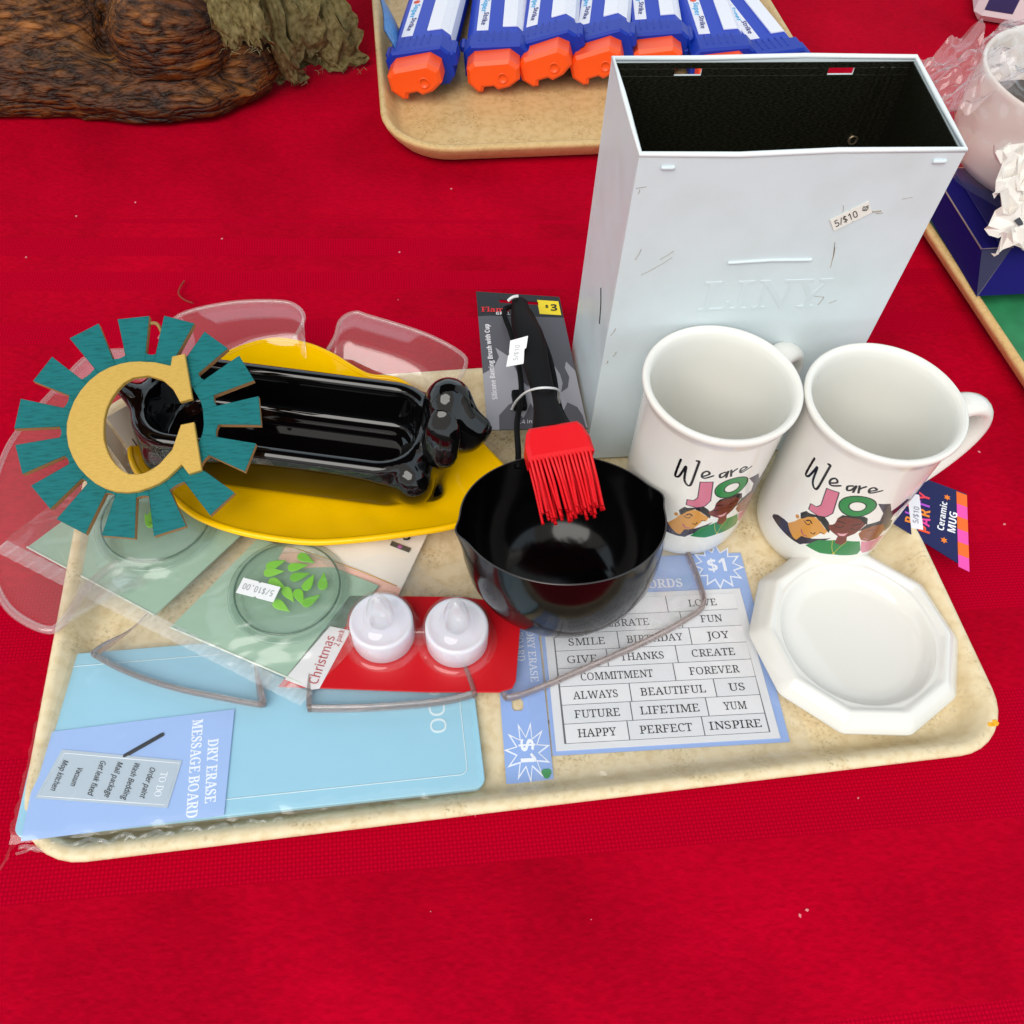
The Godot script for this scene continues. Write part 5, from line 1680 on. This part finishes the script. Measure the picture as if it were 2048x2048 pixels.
func right_side() -> void:
	# a dark blue carton standing on the green lined tray, its front sloping back
	var t := thing("navy_carton", "dark navy cardboard carton at the right edge under the off white cup", "carton", Vector3(0.3865, 0.0210, -0.3410))
	var navy := mat("171360", 0.6, 0.2)
	var st := begin()
	st.set_smooth_group(-1)
	var lo := [Vector3(0, 0, 0), Vector3(0.30, 0, 0.004), Vector3(0.30, 0, -0.115), Vector3(0.003, 0, -0.115)]
	var hi := [Vector3(-0.002, 0.0290, -0.0195), Vector3(0.30, 0.0290, -0.0165), Vector3(0.30, 0.0290, -0.112), Vector3(0.001, 0.0290, -0.112)]
	for i in 4:
		var j := (i + 1) % 4
		quad(st, lo[i], lo[j], hi[j], hi[i])
	quad(st, hi[0], hi[1], hi[2], hi[3])
	quad(st, lo[3], lo[2], lo[1], lo[0])
	obj("carton_body", st, navy, t)
	st = begin()
	st.set_smooth_group(-1)
	quad(st, Vector3(-0.0004, 0.0004, 0.0008), Vector3(0.0004, 0.0004, 0.0012), Vector3(0.0220, 0.0286, -0.0185), Vector3(-0.0020, 0.0286, -0.0185))
	obj("folded_gusset", st, mat("150c3e", 0.4), t)
	st = begin()
	box(st, Vector3(0.285, 0.0012, 0.094), Transform3D(Basis(Vector3.UP, -0.05), Vector3(0.158, 0.0300, -0.064)), 0.0004)
	obj("top_flap", st, mat("231f5c", 0.55, 0.25), t)
	st = begin()
	tube(st, PackedVector3Array([hi[0], hi[0].lerp(hi[3], 0.5) + Vector3(-0.0002, 0, 0), hi[3]]), 0.0006, 5)
	obj("worn_edge", st, mat("8f7d78", 0.8), t)
	st = begin()
	tube(st, PackedVector3Array([hi[0], Vector3(0.012, 0.0292, -0.0192), Vector3(0.024, 0.0290, -0.0192)]), 0.0004, 5)
	obj("worn_edge", st, mat("8f7d78", 0.8), t)
	# a big upright cup on the carton, in clear film
	var c := thing("wrapped_cup", "large off white cup in clear film standing on the navy carton", "cup", Vector3(0.4810, 0.0520, -0.4560))
	st = begin()
	lathe(st, [[0.0, 0.0], [0.060, 0.0], [0.072, 0.004], [0.079, 0.014], [0.081, 0.030], [0.0815, 0.070], [0.0822, 0.0735], [0.0810, 0.0750], [0.0792, 0.0740], [0.0785, 0.070], [0.0775, 0.030], [0.073, 0.016], [0.060, 0.007], [0.0, 0.006]], 72)
	obj("cup_body", st, mat("e6dad2", 0.3, 0.5), c)
	st = begin()
	lathe(st, [[0.0, 0.030], [0.0772, 0.0301], [0.0772, 0.0290], [0.0, 0.0290]], 48)
	obj("dark_filling", st, mat("4b4644", 0.5), c)
	var b := thing("cling_film", "crumpled clear film bag pulled around the off white cup", "bag", Vector3(0.4810, 0.0520, -0.4560))
	var nz := noise(1.0, FastNoiseLite.TYPE_SIMPLEX, 2, 81)
	st = begin()
	surf(st, func(u, v):
		var a: float = u * TAU
		var r := 0.0835 * sqrt(minf(v * 2.4, 1.0)) + 0.0035 * nz.get_noise_2d(cos(a) * 2.0 + 80.0, sin(a) * 2.0 + v * 4.0) + 0.0015
		var y := 0.080 - 0.078 * pow(maxf(v - 0.40, 0.0) / 0.6, 1.2) + (0.0050 * nz.get_noise_2d(cos(a) * v * 4.0, sin(a) * v * 4.0) + 0.0016 * nz.get_noise_2d(cos(a) * v * 11.0, sin(a) * v * 11.0)) * (1.0 - smoothstep(0.4, 0.6, v))
		return Vector3(sin(a) * r, y, cos(a) * r), 120, 50)
	obj("film_wrap", st, pane("ffffff", 0.04, 0.08, 0.9), b)
	st = begin()
	surf(st, func(u, v):
		var x := lerpf(-0.145, -0.058, u)
		return Vector3(x, lerpf(0.018, 0.078, u) + 0.012 * (v - 0.5) + 0.010 * nz.get_noise_2d(u * 2.0 + v * 1.0, v * 3.0) + 0.004 * nz.get_noise_2d(u * 6.0, v * 8.0), lerpf(-0.062, 0.040, v) * lerpf(0.55, 1.0, u) - 0.028), 40, 36, true)
	obj("film_tail", st, pane("ffe4e6", 0.16, 0.14, 0.9), b)
	var w := thing("crumpled_paper", "crumpled white paper with dark print at the right edge in front of the cup", "paper", Vector3(0.4020, 0.0620, -0.3720))
	st = begin()
	st.set_smooth_group(-1)
	surf(st, func(u, v):
		return Vector3(lerpf(-0.022, 0.06, u) + 0.008 * v + 0.008 * nz.get_noise_2d(u * 3.0, v * 3.0), lerpf(0.052, -0.004, v) - 0.028 * u * (1.0 - v) * 0.5 + 0.012 * nz.get_noise_2d(u * 4.0 + 9.0, v * 4.0) + 0.004 * absf(nz.get_noise_2d(u * 15.0, v * 12.0 + 5.0)), lerpf(-0.028, 0.020, v) + 0.007 * absf(nz.get_noise_2d(u * 5.0, v * 4.0 + 40.0)) + 0.004 * absf(nz.get_noise_2d(u * 13.0 + v * 7.0, v * 9.0))), 22, 22)
	obj("paper_sheet", st, mat("e9e4de", 0.5), w)
	st = begin()
	prism(st, poly2([-0.004, -0.002, 0.000, -0.004, 0.004, 0.001, 0.0, 0.002]), 0.0, 0.0006)
	obj("dark_print", st, mat("3a3a44", 0.6), w, Transform3D(Basis(Vector3.RIGHT, 0.8), Vector3(-0.002, 0.012, 0.014)))
	# the corner of a printed white packet at the top right
	var pk := thing("printed_packet", "white packet with dark blue print at the photo's top right corner", "packet", Vector3(0.6720, 0.0, -0.8280))
	pk.rotation.y = deg_to_rad(-22)
	st = begin()
	box(st, Vector3(0.110, 0.040, 0.120), Transform3D(Basis(), Vector3(0, 0.0210, 0)), 0.008)
	var pm := mat("e9e2e6", 0.4)
	obj("packet_body", st, pm, pk)
	st = begin()
	prism(st, poly2([-0.050, 0.010, -0.047, 0.047, -0.030, 0.050, -0.018, 0.036, 0.000, 0.040, 0.020, 0.022, 0.050, 0.020, 0.050, -0.020, -0.030, -0.020]), 0.0412, 0.0418)
	box(st, Vector3(0.030, 0.022, 0.0012), Transform3D(Basis(), Vector3(-0.032, 0.026, 0.0600)), 0.0004)
	obj("blue_print", st, mat("343767", 0.4), pk)
	st = begin()
	box(st, Vector3(0.080, 0.010, 0.070), Transform3D(Basis(), Vector3(0.014, 0.0470, -0.022)), 0.004)
	obj("dark_panel", st, mat("1a2322", 0.3), pk)


func small_things() -> void:
	# flecks of lint on the cloth: nobody could count them
	var fleck := begin()
	prism(fleck, poly2([-0.0007, -0.0003, 0.0002, -0.0006, 0.0009, 0.0002, 0.0, 0.0006]), 0.0, 0.0003)
	fleck.generate_normals()
	var mm := MultiMesh.new()
	mm.transform_format = MultiMesh.TRANSFORM_3D
	mm.mesh = fleck.commit()
	var where: Array[Transform3D] = []
	var fixed := [[-0.2652, -0.5356], [-0.1913, -0.4810], [-0.0009, -0.5343], [-0.31, -0.52], [-0.34, -0.47], [-0.05, -0.455], [0.34, -0.21], [0.33, -0.15], [0.12, 0.062], [0.124, 0.060]]
	for k in 34:
		var x := rng.randf_range(-0.45, 0.5)
		var z := rng.randf_range(-0.62, 0.12)
		if k < fixed.size():
			x = fixed[k][0]
			z = fixed[k][1]
		var s := rng.randf_range(0.35, 0.9) if k >= fixed.size() else 1.3
		where.append(Transform3D(Basis(Vector3.UP, rng.randf() * TAU).scaled(Vector3.ONE * s), Vector3(x, cloth_y(x, z) + 0.0002, z)))
	mm.instance_count = where.size()
	for k in where.size():
		mm.set_instance_transform(k, where[k])
	var o := MultiMeshInstance3D.new()
	o.name = "lint"
	o.multimesh = mm
	o.material_override = mat("e08a90", 0.9, 0.1)
	add_child(o, true)
	o.set_meta("kind", "stuff")
	tag(o, "pale flecks of lint scattered over the red cloth", "lint")
